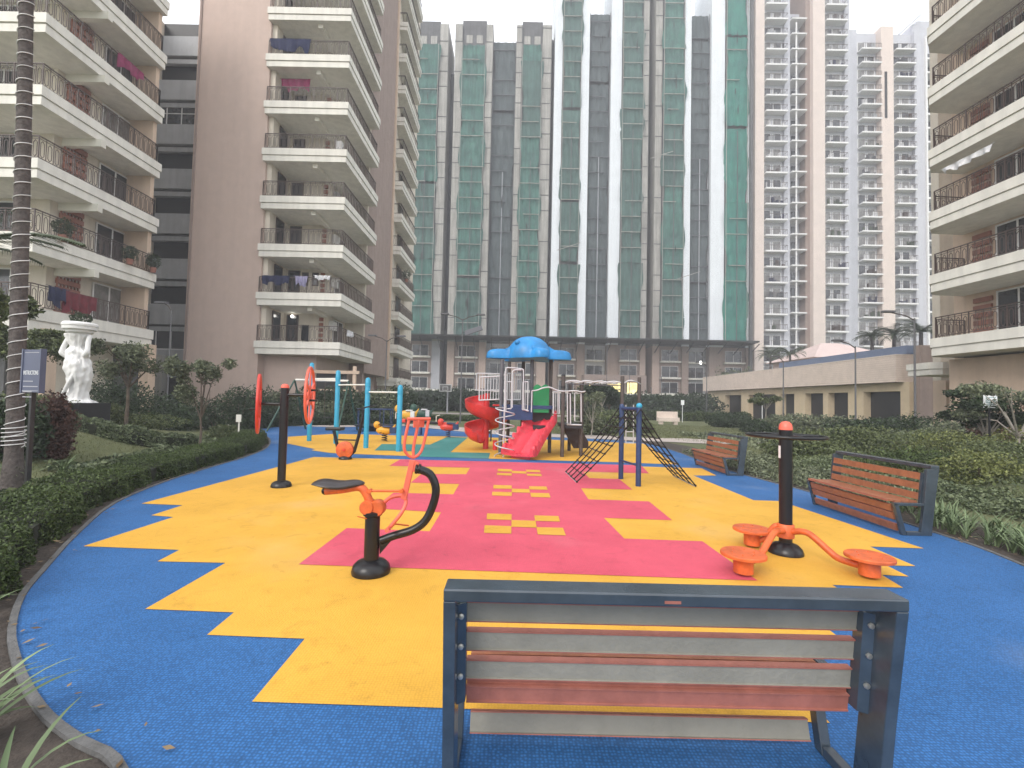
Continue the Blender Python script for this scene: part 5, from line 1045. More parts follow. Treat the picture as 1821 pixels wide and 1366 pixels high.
for (r, h, _) in pr:
    for j in range(NA):
        a = 2*pi*j/NA; fold = 1+.07*sin(7*a+h*3+ph[0])+.05*sin(13*a-h*5+ph[1])+.035*sin(h*17+3*a+ph[2])+.03*sin(h*31-5*a); body = 1+.10*cos(a-1.0+h*2.2)+.06*sin(2*a+h*4); r_ = r*fold*body
        if 1.28 < h < 1.5: r_ *= 1+.28*max(0, cos(a-.1))**6
        vs.append((x+(r_*cos(a)*.95+.04*sin(h*2.6))*s_, Ys+r_*sin(a)*.8*s_, zb+h*s_*1.0))
k = len(pr); fs = [(i*NA+j, i*NA+(j+1) % NA, (i+1)*NA+(j+1) % NA, (i+1)*NA+j) for i in range(k-1) for j in range(NA)]+[tuple(range(NA))[::-1], tuple(range((k-1)*NA, k*NA))]; m.add(vs, fs)
for (a0, z0, a1, z1) in ((.25, 1.32, .36, 1.5), (-.25, 1.3, -.33, 1.5)):
    m.tube(cat3([(x+a0*s_, Ys-.08, zb+z0*s_), (x+a1*s_*1.02, Ys-.14, zb+(z0+.1)*s_), (x+a1*.9*s_, Ys-.08, zb+1.68*s_), (x+a1*.8*s_, Ys, zb+1.88*s_)], 4), [.075]*5+[.06]*8, 10)
m.tube(cat3([(x-.2*s_, Ys-.22, zb+.15), (x+.05*s_, Ys-.27, zb+.6*s_), (x+.2*s_, Ys-.2, zb+1.0*s_), (x+.18*s_, Ys-.15, zb+1.2*s_)], 4), .05, 8)
t.part('figure', m, statw, smooth=80)
m = MB(); m.lathe([(.22, 1.93), (.30, 1.97), (.31, 2.03), (.38, 2.05), (.385, 2.13), (.40, 2.15), (.40, 2.2), (.36, 2.25), (.0, 2.22)], (x, Ys, zb+(s_-1)*2.1), 36); t.part('bowl', m, statw, smooth=30)
bo = quadmesh('topiary_ball', leafquads(blobpts((x+.02, Ys, ztb+.06), .22, 2600, shell=.8), .02)-np.array((x, Ys, ztb)), Ldark); bo.location = (x, Ys, ztb); tag(bo, 'clipped round ball of dark leaves sitting in the statue bowl', 'topiary')
# ---------------------------------------------------------------- signs
def textmesh(body, size, name):
    cu = bpy.data.curves.new(name, 'FONT'); cu.body = body; cu.size = size; cu.align_x = 'CENTER'; cu.extrude = .001; o = bpy.data.objects.new(name, cu); S.collection.objects.link(o)
    dg = bpy.context.evaluated_depsgraph_get(); me = bpy.data.meshes.new_from_object(o.evaluated_get(dg)); bpy.data.objects.remove(o); vs = [tuple(v.co) for v in me.vertices]; fs = [tuple(p.vertices) for p in me.polygons]; bpy.data.meshes.remove(me); return vs, fs
def signtext(t, body, size, c, u, mt, wmax=None, parent=None):
    vs, fs = textmesh(body, size, 'lettering'); u = unit((u[0], u[1], 0)); w_ = max(v[0] for v in vs)-min(v[0] for v in vs); k = min(1, wmax/w_) if wmax else 1; m = MB(); n_ = np.array([u[1], -u[0], 0]); m.add([np.array(c)+u*v[0]*k+np.array([0, 0, v[1]])+n_*(v[2]+.001) for v in vs], fs); return t.part('lettering', m, mt, parent)
Yg = 6.6; xs = P(57, 700, Yg)[0]; zt_g, zb_g = P(57, 622, Yg)[2], P(57, 698, Yg)[2]; u = unit((1, -.28, 0)); gz = float(hgt(xs, Yg)); t = T('notice_board', 'blue-grey notice board with a white heading on a dark post beside the rope-lit palm trunk', 'sign', (xs, Yg, gz))
m = MB(); m.obox((xs, Yg, zb_g), u, .37, zt_g-zb_g, .05); bd = t.part('board', m, signb, bevel=.005)
m = MB(); m.obox((xs-.19*u[0], Yg-.19*u[1], zb_g-.01), u, .03, zt_g-zb_g+.02, .07); t.part('frame', m, signb); m = MB(); m.obox((xs+.19*u[0], Yg+.19*u[1], zb_g-.01), u, .02, zt_g-zb_g+.02, .07); t.part('frame', m, signb)
m = MB(); m.obox((xs-.02, Yg+.03, gz-.1), u, .05, zb_g-gz+.3, .05); t.part('post', m, darkiron)
n_ = np.array([u[1], -u[0], 0]); c = np.array((xs, Yg, 0))+n_*.027
signtext(t, 'INSTRUCTIONS', .085, c+np.array([0, 0, zt_g-.36]), u, signw, .31, bd)
rg = random.Random(4)
m = MB()
for k in range(4):
    zz = zt_g-.46-k*.075; x_ = -.15; L_ = (.2, .28, .18, .18)[k]
    while x_ < -.15+L_: ww = .012+rg.random()*.02; m.obox(c+u*(x_+ww/2)+np.array([0, 0, zz]), u, ww, .012, .002); x_ += ww+.006
t.part('small_print', m, mat('small_print_white', (.5, .5, .54), .6, .05), bd)
m = MB(); m.obox(c+np.array([0, 0, zt_g-.045]), u, .30, .006, .002); m.obox(c+np.array([0, 0, zb_g+.02]), u, .33, .006, .002); t.part('border_lines', m, MATS['small_print_white'], bd)
Yq = 12.5; a = P(1750, 701, Yq); b = P(1774, 726, Yq); xm = (a[0]+b[0])/2; t = T('notice_board', 'small white notice board in front of the pale-trunked trees on the right', 'sign', (xm, Yq, 0))
m = MB(); m.box((a[0], Yq, b[2]), (b[0], Yq+.03, a[2])); bd = t.part('board', m, signw, bevel=.004); m = MB(); m.box((xm-.02, Yq+.03, 0), (xm+.02, Yq+.06, a[2]-.05)); t.part('post', m, darkiron)
m = MB(); rg = random.Random(9); green_t = mat('notice_print', (.12, .30, .32), .6, .1)
for k in range(6):
    zz = a[2]-.1-k*.045; x_ = a[0]+.05
    if k == 1: continue
    while x_ < b[0]-.06: ww = .012+rg.random()*.025; m.box((x_, Yq-.002, zz), (x_+ww, Yq-.0005, zz+.02)); x_ += ww+.008
t.part('print', m, green_t, bd)
for i, (px, py, Y, s2) in enumerate(((424, 744, 15, .2), (1214, 716, 40, .35), (1356, 716, 34, .3))):
    p = P(px, py, Y); m = MB(); m.box((p[0]-s2*.4, Y, p[2]-s2*.6), (p[0]+s2*.4, Y+.03, p[2]+s2*.6)); m.box((p[0]-.02, Y+.03, float(hgt(p[0], Y))-.02), (p[0]+.02, Y+.06, p[2])); single('plant_sign', m, signw if i else cream, ['little pale marker board at the edge of the left lawn', 'small white tag among the dark shrubs left of the clubhouse', 'small white tag on the young tree before the clubhouse'][i], 'sign', loc=(p[0], Y, 0))
p = P(1190, 733, 35); m = MB(); m.box((p[0]-.8, 35, .2), (p[0]+.8, 35.5, .5)); m.box((p[0]-.7, 35.1, -.03), (p[0]-.4, 35.4, .2-.003)); m.box((p[0]+.4, 35.1, -.03), (p[0]+.7, 35.4, .2-.003)); m.box((p[0]-.8, 35.42, .5), (p[0]+.8, 35.5, .95)); single('garden_bench', m, clad, 'small pale stone bench on the far edge of the right lawn', 'bench', loc=(p[0], 35, 0))
# ---------------------------------------------------------------- planting
def H0(x, y): return float(hgt(x, y))
def hedge_along(name, pts, wd, h, n, lm, label, cat='hedge', size=.022, kind=None, zb=None):
    pts = np.array(pts); seg = np.linalg.norm(np.diff(pts, axis=0), axis=1); cum = np.concatenate([[0], np.cumsum(seg)]); L = cum[-1]; s_ = RNG.random(n)*L; x = np.interp(s_, cum, pts[:, 0]); y = np.interp(s_, cum, pts[:, 1])
    x2 = np.interp(np.minimum(s_+.05, L), cum, pts[:, 0]); y2 = np.interp(np.minimum(s_+.05, L), cum, pts[:, 1]); x1 = np.interp(np.maximum(s_-.05, 0), cum, pts[:, 0]); y1 = np.interp(np.maximum(s_-.05, 0), cum, pts[:, 1]); tx, ty = x2-x1, y2-y1; l = np.hypot(tx, ty)+1e-9; nxx, nyy = -ty/l, tx/l
    # points on the shell of a rounded box section
    k = RNG.random(n); top = k < .45; u = np.where(top, RNG.random(n)*2-1, np.sign(RNG.random(n)-.5)); v = np.where(top, 1., RNG.random(n)); dep = RNG.random(n)**2*.22
    bump = 1+.10*np.sin(s_*3.1)+.07*np.sin(s_*7.7+u*2)+.05*np.sin(s_*17); uu = u*(1-np.where(top, 0, dep))*(1-.12*v*np.abs(u)); vv = v*(1-np.where(top, dep, 0)-.18*np.abs(u)**4)*bump
    X = x+nxx*uu*wd/2*bump; Y_ = y+nyy*uu*wd/2*bump; Z = hgt(x, y)+vv*h+RNG.normal(size=n)*.012; p = np.stack([X, Y_, Z], 1); c = (pts.mean(0)[0], pts.mean(0)[1], 0)
    o = quadmesh(name, leafquads(p, size, .6, .5), lm, off=c); o.location = c
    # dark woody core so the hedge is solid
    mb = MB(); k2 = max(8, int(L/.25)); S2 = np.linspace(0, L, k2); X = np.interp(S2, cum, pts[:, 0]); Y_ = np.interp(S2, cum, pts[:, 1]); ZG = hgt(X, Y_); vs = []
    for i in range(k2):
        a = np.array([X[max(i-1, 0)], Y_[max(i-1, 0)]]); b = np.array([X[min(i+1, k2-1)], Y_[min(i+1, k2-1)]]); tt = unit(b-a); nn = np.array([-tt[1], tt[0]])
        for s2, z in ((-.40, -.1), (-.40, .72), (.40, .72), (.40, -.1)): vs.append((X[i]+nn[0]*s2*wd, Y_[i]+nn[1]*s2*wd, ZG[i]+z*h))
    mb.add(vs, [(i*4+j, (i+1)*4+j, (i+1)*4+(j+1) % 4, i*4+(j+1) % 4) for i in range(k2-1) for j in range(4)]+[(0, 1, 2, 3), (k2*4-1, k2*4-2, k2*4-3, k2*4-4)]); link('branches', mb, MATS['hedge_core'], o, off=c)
    tag(o, label, cat, kind=kind); return o
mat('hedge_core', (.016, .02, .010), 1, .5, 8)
def curveoff(pxs, d):
    return None
ovs = [G(*p) for p in ovpxL]; A_ = np.array(catmull([(-1.3, .9)]+[(-1.62, 1.45)]+ovs+[G(470, 768)], 3)[3:-3])
def offline(A_, d):
    out = []
    for i in range(len(A_)):
        t_ = unit(A_[min(i+1, len(A_)-1)]-A_[max(i-1, 0)]); out.append(A_[i]+np.array([-t_[1], t_[0]])*d)
    return np.array(out)
hl = offline(A_, .62); k0 = [i for i in range(len(hl)) if hl[i][1] > 2.9]; hl = hl[k0[0]:-2]
hedge_along('hedge', hl, .95, .35, 120000, Lhedge, 'long low clipped green hedge curving round the left side of the matting', size=.0145)
hedge_along('hedge', [P(30, 730, 11.6)[:2], P(130, 730, 12.0)[:2], P(250, 730, 12.3)[:2], P(350, 730, 13.3)[:2]], .7, .38, 14000, Lpale, 'loose pale green planting row across the left lawn in front of the statue', size=.03)
hl2 = offline(A_, 1.55)[k0[0]+3:-6]
def scatter(n, fn, box, seed=1):
    rg = np.random.default_rng(seed); x = rg.uniform(box[0], box[1], n*6); y = rg.uniform(box[2], box[3], n*6); k = fn(x, y); return x[k][:n], y[k][:n], rg
def stuffblades(name, x, y, rg, h, wd, lm, label, lean=.5, dens=1, z=None, cat='grass'):
    n = len(x); z = hgt(x, y)+.0 if z is None else z; a = rg.random(n)*2*pi; hh = h*(.5+rg.random(n)); ln = lean*rg.random(n); w_ = wd*(.6+.8*rg.random(n)); b = np.stack([x, y, z], 1); s_ = np.stack([-np.sin(a), np.cos(a), 0*a], 1)*w_[:, None]; d = np.stack([np.cos(a)*ln, np.sin(a)*ln, np.ones(n)], 1); d /= np.linalg.norm(d, axis=1)[:, None]
    q = np.stack([b-s_, b+s_, b+d*hh[:, None]+s_*.15, b+d*hh[:, None]-s_*.15], 1).reshape(-1, 3); o = quadmesh(name, q, lm); tag(o, label, cat, kind='stuff'); return o
# lawn blades, denser near
x, y, rg = scatter(90000, lambda x, y: (distov(x, y) > 1.35) & (y < 4+14*np.random.default_rng(5).random(x.shape)**.7), (-17, -2, 1, 18), 3)
stuffblades('lawn_grass', x, y, rg, .035, .006, Lgrass, 'short grass of the mounded lawn left of the matting', 1.2)
x, y, rg = scatter(70000, lambda x, y: (distov(x, y) > 2.5), (2, 26, 13, 34), 4)
stuffblades('lawn_grass', x, y, rg, .05, .012, Lgrass, 'short grass of the flat lawn right of the matting', 1.2)
def ground_cover(name, fn, box, n, size, h, lm, label, seed, flat=.8):
    x, y, rg = scatter(n, fn, box, seed); z = hgt(x, y)+h*rg.random(len(x))**.6*(.6+.4*np.sin(x*3.1)*np.sin(y*2.7)+.25*np.sin(x*7+y*5)); p = np.stack([x, y, z], 1); o = quadmesh(name, leafquads(p, size, .7, flat, rg), lm); tag(o, label, 'ground cover', kind='stuff'); return o
# pale broad-leaved patch behind the left hedge
def near_line(line, d0, d1):
    def f(x, y):
        dm = np.full(x.shape, 1e9)
        for p, q in zip(line[:-1], line[1:]):
            ab = q-p; t_ = np.clip(((x-p[0])*ab[0]+(y-p[1])*ab[1])/(ab@ab+1e-9), 0, 1); dm = np.minimum(dm, np.hypot(x-p[0]-t_*ab[0], y-p[1]-t_*ab[1]))
        return (dm > d0) & (dm < d1)
    return f
NL = near_line(hl, .35, 1.9)
ground_cover('ground_cover', lambda x, y: NL(x, y) & (distov(x, y) > 1.2) & (y > 8.5), (-14, -3, 8.5, 15.5), 6500, .05, .15, Lpale, 'pale broad-leaved ground cover just behind the left hedge', 6)
ground_cover('ground_cover', lambda x, y: NL(x, y) & (distov(x, y) > 1.2) & (y <= 6.5), (-8, -3, 1, 6.5), 7000, .035, .2, Lmid, 'dark leafy ground cover behind the near end of the left hedge', 7)
# shrubs and trees
def shrub(px, py, Y, rx, h, lm, label, n=5000, size=.03, name='shrub', cat='shrub', grp=None, ry=None, nb=5, seed=0):
    x = P(px, py, Y)[0]; z = H0(x, Y); rg = np.random.default_rng(seed+abs(int(px))); pts = []
    for k in range(nb): ox = (rg.random()-.5)*rx*1.1; oy = (rg.random()-.5)*(ry or rx)*.8; rr = (.5+.35*rg.random()); pts.append(blobpts((x+ox, Y+oy, z+h*(.35+.2*rg.random())), (rx*rr, (ry or rx)*rr, h*.55), n//nb, rg, .6, z))
    p = np.concatenate(pts); o = quadmesh(name, leafquads(p, size, .6, .4, rg), lm, off=(x, Y, z)); o.location = (x, Y, z); tag(o, label, cat, grp)
    m = MB()
    for k in range(5): a = k*1.3; m.tube([(x, Y, z-.05), (x+cos(a)*rx*.3, Y+sin(a)*rx*.3, z+h*.6)], [.03, .01], 5)
    link('stems', m, bark, o, off=(x, Y, z)); return o
def tree(px, pyb, pyt, Y, spread, lm, label, tm=bark, n=9000, size=.05, crown0=.45, seed=0, grp=None, flatc=.95, tr=.06, forks=7, nblob=16, zb=None):
    x = P(px, pyb, Y)[0]; z0 = H0(x, Y) if zb is None else zb; zt = P(px, pyt, Y)[2]; h = zt-z0; rg = np.random.default_rng(seed+abs(int(px))); t = T('tree', label, 'tree', (x, Y, z0), group=grp)
    m = MB(); top = np.array([x+.08*h*(rg.random()-.5), Y, z0+h*crown0]); m.tube([(x, Y, z0-.1), ((x+top[0])/2+.03, Y, z0+h*crown0*.5), top], [tr, tr*.75, tr*.6], 8); tips = []
    for k in range(forks):
        a = 2*pi*k/forks+rg.random(); r = spread*(.35+.6*rg.random()); e = np.array([x+cos(a)*r, Y+sin(a)*r, z0+h*(crown0+(1-crown0)*(.25+.65*rg.random()))]); mid = (top+e)/2+np.array([0, 0, .06*h]); m.tube([top-[0, 0, .05*h], mid, e], [tr*.5, tr*.3, tr*.1], 6); tips += [e, mid*.4+e*.6]
        for q in range(2): e2 = e+np.array([(rg.random()-.5)*spread*.6, (rg.random()-.5)*spread*.6, .08*h*rg.random()]); m.tube([mid, e2], [tr*.2, tr*.06], 5); tips.append(e2)
    t.part('trunk', m, tm, smooth=60); pts = []
    for k in range(nblob): c = tips[rg.integers(len(tips))]+rg.normal(size=3)*np.array([.12, .12, .05])*spread; rr = spread*(.16+.2*rg.random()); pts.append(blobpts(c, (rr*1.15, rr*1.15, rr*flatc*1.1), n//nblob, rg, .05))
    p = np.concatenate(pts); p[:, 2] = np.minimum(p[:, 2], zt+.05*h*rg.random(len(p))); c = quadmesh('crown', leafquads(p, size, .45, .5, rg), lm, t.o, off=(x, Y, z0)); return t
def palm(px, pyb, pyt, Y, r, label, n=16, zb=None, grp=None, seed=0, tr=.12, lm=Lpalm):
    x = P(px, pyb, Y)[0]; z0 = P(px, pyb, Y)[2] if zb is None else zb; zt = P(px, pyt, Y)[2]; t = T('palm_tree', label, 'palm tree', (x, Y, z0), group=grp); m = MB(); m.tube([(x, Y, z0), (x, Y, zt)], [tr*1.2, tr], 8); t.part('trunk', m, trunkp, smooth=60); rg = np.random.default_rng(seed+abs(int(px))); m = MB()
    for k in range(n): frond(m, (x, Y, zt), 2*pi*k/n+rg.random()*.3, r*(.8+.3*rg.random()), .25+1.0*rg.random(), 1.2+.5*rg.random(), rg)
    t.part('crown', m, lm); return t
def frond(m, base, ang, L, lean, droop, rg, nl=22, ll=.28, wl=.02):
    d = np.array([cos(ang), sin(ang), 0]); s_ = np.array([-sin(ang), cos(ang), 0]); p = np.array(base, float); th = lean; pts = [p.copy()]
    for i in range(nl): p = p+(d*sin(th)+np.array([0, 0, cos(th)]))*L/nl; th += droop/nl; pts.append(p.copy())
    m.tube(pts[::3]+[pts[-1]], .012*L, 4)
    for i in range(2, nl+1):
        f = i/nl; l_ = L*ll*(sin(pi*min(1, f*.92+.05))**.6); tt = unit(pts[i]-pts[i-1])
        for q in (-1, 1):
            for w2 in (0, .5):
                e = pts[i]+tt*(w2*L/nl)+(s_*q*.75+tt*.6+np.array([0, 0, -.12-.25*rg.random()]))*l_*(.85+.3*rg.random()); b = pts[i]+tt*w2*L/nl; wv = tt*wl*L*.35; m.add([b-wv, b+wv, e], [(0, 1, 2)])
# ---- left side
tree(224, 735, 606, 14.4, .95, Lgrey, 'small leafy tree in front of the lowest corner balcony, right of the statue', n=6500, size=.05, crown0=.5, seed=1)
tree(357, 748, 634, 12.8, .7, Lgrey, 'slender young tree before the beige wall, left of the red wheels', n=5500, size=.042, crown0=.38, seed=2, tr=.04, nblob=14)
tree(62, 740, 592, 14.6, 1.3, Lmid, 'dark leafy tree behind the blue-grey notice board', n=9000, size=.055, crown0=.62, seed=3)
tree(-60, 800, 500, 9.4, .9, Lmid, 'tree at the left edge of the photo behind the rope-lit trunk', n=8000, size=.055, crown0=.6, seed=4)
shrub(103, 700, 9.5, .38, 1.25, Lred, 'tall dark bronze shrub just left of the statue', 6000, .035, seed=3, nb=6)
shrub(12, 700, 8.6, .6, 1.1, Ldark, 'dark shrub at the left edge behind the palm trunk', 6000, .04)
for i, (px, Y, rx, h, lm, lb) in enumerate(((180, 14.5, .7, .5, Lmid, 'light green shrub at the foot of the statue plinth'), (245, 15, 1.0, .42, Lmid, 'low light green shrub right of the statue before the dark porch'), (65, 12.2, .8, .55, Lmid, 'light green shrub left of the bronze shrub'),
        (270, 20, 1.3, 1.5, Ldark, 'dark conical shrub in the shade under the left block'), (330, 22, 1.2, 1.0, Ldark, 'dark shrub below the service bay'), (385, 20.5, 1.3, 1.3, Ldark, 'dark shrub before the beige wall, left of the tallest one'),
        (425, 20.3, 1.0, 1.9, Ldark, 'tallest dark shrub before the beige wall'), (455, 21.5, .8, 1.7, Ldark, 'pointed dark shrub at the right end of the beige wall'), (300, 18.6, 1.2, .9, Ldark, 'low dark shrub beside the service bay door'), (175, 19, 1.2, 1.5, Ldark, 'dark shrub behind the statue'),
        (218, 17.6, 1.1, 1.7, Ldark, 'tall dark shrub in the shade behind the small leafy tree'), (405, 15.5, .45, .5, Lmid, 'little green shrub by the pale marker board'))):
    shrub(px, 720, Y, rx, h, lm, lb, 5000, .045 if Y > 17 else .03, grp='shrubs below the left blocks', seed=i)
sc = [(G(455, 752)[0]-1.0, 22.6), (-8.6, 24.9), (-5.0, 25.6), (-2, 25.2)]
hedge_along('hedge', [P(440, 750, 21.5)[:2], P(520, 750, 24.2)[:2], P(620, 750, 25.8)[:2], P(705, 750, 26)[:2]], 1.2, .6, 16000, Ldark, 'dark low hedge along the far left end of the matting', size=.05)
hp = [(475, 27, 1.2, 1.6), (520, 27.2, 1.5, 1.5), (560, 27.5, 1.2, 2.0), (590, 27, 1.2, 1.3), (618, 28, 1.2, 2.1), (645, 27.5, 1.3, 1.5), (668, 28, 1.1, 1.8), (690, 29, 1.2, 1.9), (712, 30, 1.0, 2.2)]
hpl = ['below the pale-framed porch', 'left of the first turquoise post', 'behind the right red wheel', 'between the first two turquoise posts', 'right of the second turquoise post', 'behind the roundabout', 'right of the roundabout', 'between the last two turquoise posts', 'right behind the last turquoise post']
for i, (px, Y, rx, h) in enumerate(hp): shrub(px, 730, Y, rx, h, Ldark if i % 3 else Lgrey, 'dark bushy shrub at the far side, '+hpl[i], 4500, .07, grp='dark shrubs on the far left side', seed=i+30)
# ---- beyond the lawn
hedge_along('hedge', [P(735, 735, 34)[:2], P(860, 735, 34)[:2]], 1.2, .35, 5000, Lhedge, 'thin low hedge across the lawn behind the see-saw', size=.07)
hedge_along('hedge', [P(1150, 735, 28)[:2], P(1230, 735, 27)[:2], P(1290, 735, 25)[:2]], 1.0, .5, 9000, Lhedge, 'clipped low hedge on the near edge of the right lawn', size=.05) if False else None
hedge_along('hedge', [P(1045, 735, 44)[:2], P(1330, 735, 44)[:2]], 1.6, .8, 14000, Lhedge, 'long low hedge on the far edge of the right lawn', size=.08)
bw = [(755, 60, 3.4, 2.6), (800, 62, 3.5, 2.8), (845, 60, 3.0, 2.4), (1050, 56, 2.8, 3.2), (1085, 54, 2.6, 2.4), (1150, 56, 3.2, 2.8), (1195, 58, 3.2, 2.5), (1240, 56, 3.0, 2.9)]
bl = ['below the first netted bays', 'behind the basketball pole', 'left of the spiral slide', 'left of the lit lobby', 'below the lit lobby', 'right of the lobby frame', 'below the finished windows right of the net climber', 'next to the left end of the clubhouse']
for i, (px, Y, rx, h) in enumerate(bw): shrub(px, 720, Y, rx, h, Ldark, 'broad dark bush along the boundary wall, '+bl[i], 5000, .16, grp='bushes along the boundary wall', seed=i+60)
tree(1068, 735, 682, 36, 1.6, Ldark, 'round dark tree with a leaning pale trunk left of the net climber', tm=palebark, n=6000, size=.11, seed=11, crown0=.45)
tree(1082, 731, 688, 40, 1.0, Ldark, 'small clipped tree in front of the lit lobby', n=4000, size=.1, seed=12, crown0=.4)
tree(1050, 790, 700, 21, .9, Lgrey, 'spindly pale-stemmed tree behind the monkey bars', tm=palebark, n=2500, size=.05, seed=13, crown0=.35, tr=.03)
tree(1360, 735, 700, 30, 1.0, Lmid, 'young flat-topped tree before the clubhouse piers', tm=palebark, n=4500, size=.07, seed=14, crown0=.6, flatc=.5)
sh = [(1075, 24, 1.0, 1.1, Lmid, 'green shrub seen left through the rope net'), (1105, 26, 1.0, 1.2, Lmid, 'green shrub between the posts of the rope net'), (1150, 25, .7, .7, Lmid, 'small green shrub right of the rope net posts'), (1035, 22.5, .9, 1.0, Lgrey, 'grey-green shrub behind the dark climbing panel'),
      (1300, 33, 1.6, 1.2, Ldark, 'dark shrub at the left clubhouse pier'), (1345, 27, .8, .8, Ldark, 'round clipped bush under the flat-topped young tree'), (1400, 28, 1.6, 1.2, Lgrey, 'grey-green shrub before the clubhouse, left of the red-domed post'), (1460, 26, 1.8, 1.3, Lgrey, 'loose grey-green shrub before the middle of the clubhouse'),
      (1530, 24, 1.7, 1.2, Ldark, 'dark shrub at the foot of the middle lamp post'), (1590, 22, 1.6, 1.3, Ldark, 'dark rounded shrub at the right end of the clubhouse'), (1655, 20, 1.8, 1.6, Ldark, 'dark shrub just right of the tall brown lamp post'), (1710, 17, 1.2, 1.3, Lgrey, 'grey-green shrub left of the small white notice board'),
      (1800, 15.5, 1.4, 1.5, Lred, 'reddish shrub behind the pale-trunked trees'), (1480, 17, 1.4, .75, Lmid, 'soft green mound behind the nearer right bench, farthest left'), (1550, 15, 1.3, .8, Lmid, 'soft green mound behind the nearer right bench, middle one'), (1625, 13.5, 1.4, .85, Lmid, 'soft green mound behind the nearer right bench, largest'),
      (1700, 12.5, 1.2, .85, Lyel, 'yellow-green mound left of centre in the right bed'), (1770, 11.0, 1.1, .75, Lmid, 'green mound at the right edge under the white notice board'), (1810, 12.5, 1.2, 1.0, Lyel, 'yellow-green tall mound at the right edge'), (1740, 9.6, .8, .55, Lyel, 'bright yellow-green low bush at the right edge'), (1640, 10.6, 1.0, .55, Lhedge, 'dark green low bush behind the end of the nearer bench'), (1430, 14.5, .9, .5, Lmid, 'pale soft bush between the two benches'), (1400, 18, 1.1, .6, Ldark, 'dark low bush right of the distant bench'), (1560, 19, 1.8, .8, Lgrey, 'grey-green mound in front of the dark clubhouse bays')]
for i, (px, Y, rx, h, lm, lb) in enumerate(sh): shrub(px, 740, Y, rx, h*(.8 if Y > 16 else .95), lm, lb, 7000 if Y < 20 else 4500, .028 if Y < 14 else (.045 if Y < 22 else .07), grp='shrubs of the right garden', seed=i+90)
tree(1757, 790, 690, 13.2, 1.25, Ldark, 'twisted dark tree with a pale forked trunk left of the white notice board', tm=palebark, n=9000, size=.05, seed=21, crown0=.35, flatc=.45)
tree(1808, 790, 676, 12.2, 1.3, Lgrey, 'twisted tree with a pale forked trunk at the right edge', tm=palebark, n=9000, size=.05, seed=22, crown0=.38, flatc=.45)
# right bed: band of soft low plants, strap-leaved clumps, soil
rb = near_line(np.array([G(1340, 830), G(1440, 862), (5.6, 7.6)]), 0, 0)
line_r = np.array([G(p[0], p[1]) for p in ovpx[9:]]+[(5.0, 4.2), (4.9, 3.2)])
lr = offline(line_r, -1.0) if offline(line_r, -1.0)[3][0] > line_r[3][0] else offline(line_r, 1.0)
sgn = -1 if lr is not None and offline(line_r, -1.0)[3][0] > line_r[3][0] else 1
x_, y_, rg_ = scatter(1, lambda x, y: x > -99, (0, 1, 0, 1))
ground_cover('ground_cover', lambda x, y: (distov(x, y) > 1.8) & (distov(x, y) < 2.8) & (x > 4.5) & (y > 4.0) & (y < 12.5), (4.5, 12, 4, 12.5), 26000, .026, .32, Lpale, 'band of soft pale green plants beyond the soil strip on the right', 15)
ground_cover('ground_cover', lambda x, y: (distov(x, y) > .15) & (distov(x, y) < 2.0) & (x > 4.0) & (y > 8.2) & (y < 15), (4, 10, 8, 15), 16000, .028, .26, Lgrey, 'grey-green weedy planting between and behind the right benches', 16)
ground_cover('ground_cover', lambda x, y: (distov(x, y) > 2.6) & (x > 5) & (y < 15) & (y > 6), (5, 22, 6, 15), 30000, .035, .24, Lmid, 'mixed green planting filling the right garden bed', 17)
ground_cover('ground_cover', lambda x, y: (distov(x, y) > 2.2) & (x > 7) & (y >= 15) & (y < 24) & (x > 8.5), (8.5, 30, 15, 24), 20000, .06, .24, Lgrey, 'dark mixed planting in front of the clubhouse', 18)
rg = random.Random(12); m = MB(); n_ = 0
for i in range(2600):
    if n_ > 150: break
    x = rg.uniform(4.2, 7.5); y = rg.uniform(3.2, 8.0); d = float(distov(x, y))
    if not .22 < d < .95 or (4.6 < x < 5.4 and 5.5 < y < 7.6): continue
    n_ += 1
    for k in range(rg.randint(7, 12)): ribbon(m, (x+rg.uniform(-.03, .03), y+rg.uniform(-.03, .03), float(hgt(x, y))), rg.uniform(0, 2*pi), rg.uniform(.22, .42), rg.uniform(.008, .014), rg.uniform(.1, .6), rg.uniform(.8, 2.0))
o = link('strap_leaf_planting', m, Lblade, None, 60); tag(o, 'strap-leaved planting along the right kerb beyond the bench', 'ground cover', kind='stuff')
# near left strap-leaved plant
def strap(px, py, z0, label, n, L, wd, seed, droop=1.6, grp=None):
    x, y = G(px, py); rg = random.Random(seed); m = MB(); 
    for k in range(n): ribbon(m, (rg.uniform(-.05, .05), rg.uniform(-.05, .05), 0), rg.uniform(-1.0, 1.5) if k % 3 else rg.uniform(0, 2*pi), rg.uniform(.6, 1.1)*L, wd*rg.uniform(.7, 1.2), rg.uniform(.15, .9), droop*rg.uniform(.6, 1.2), 8)
    o = link('strap_leaf_plant', m, Lblade, None, 60); o.location = (x, y, z0); tag(o, label, 'plant', grp); return o
strap(-70, 1330, 0, 'strap-leaved plant with long arching pale blades in the bottom left corner', 18, .42, .02, 5)
strap(-30, 1500, 0, 'strap-leaved plant cut by the bottom left corner, nearest the camera', 14, .42, .018, 8)
strap(-60, 1110, 0, 'strap-leaved plant at the left edge above the corner one', 12, .3, .012, 9)
strap(20, 868, 0.12, 'feathery strap-leaved clump at the foot of the palm trunk', 40, .5, .012, 10, 1.4)
strap(110, 850, 0.1, 'feathery strap-leaved clump right of the notice board post', 30, .4, .010, 11, 1.4)
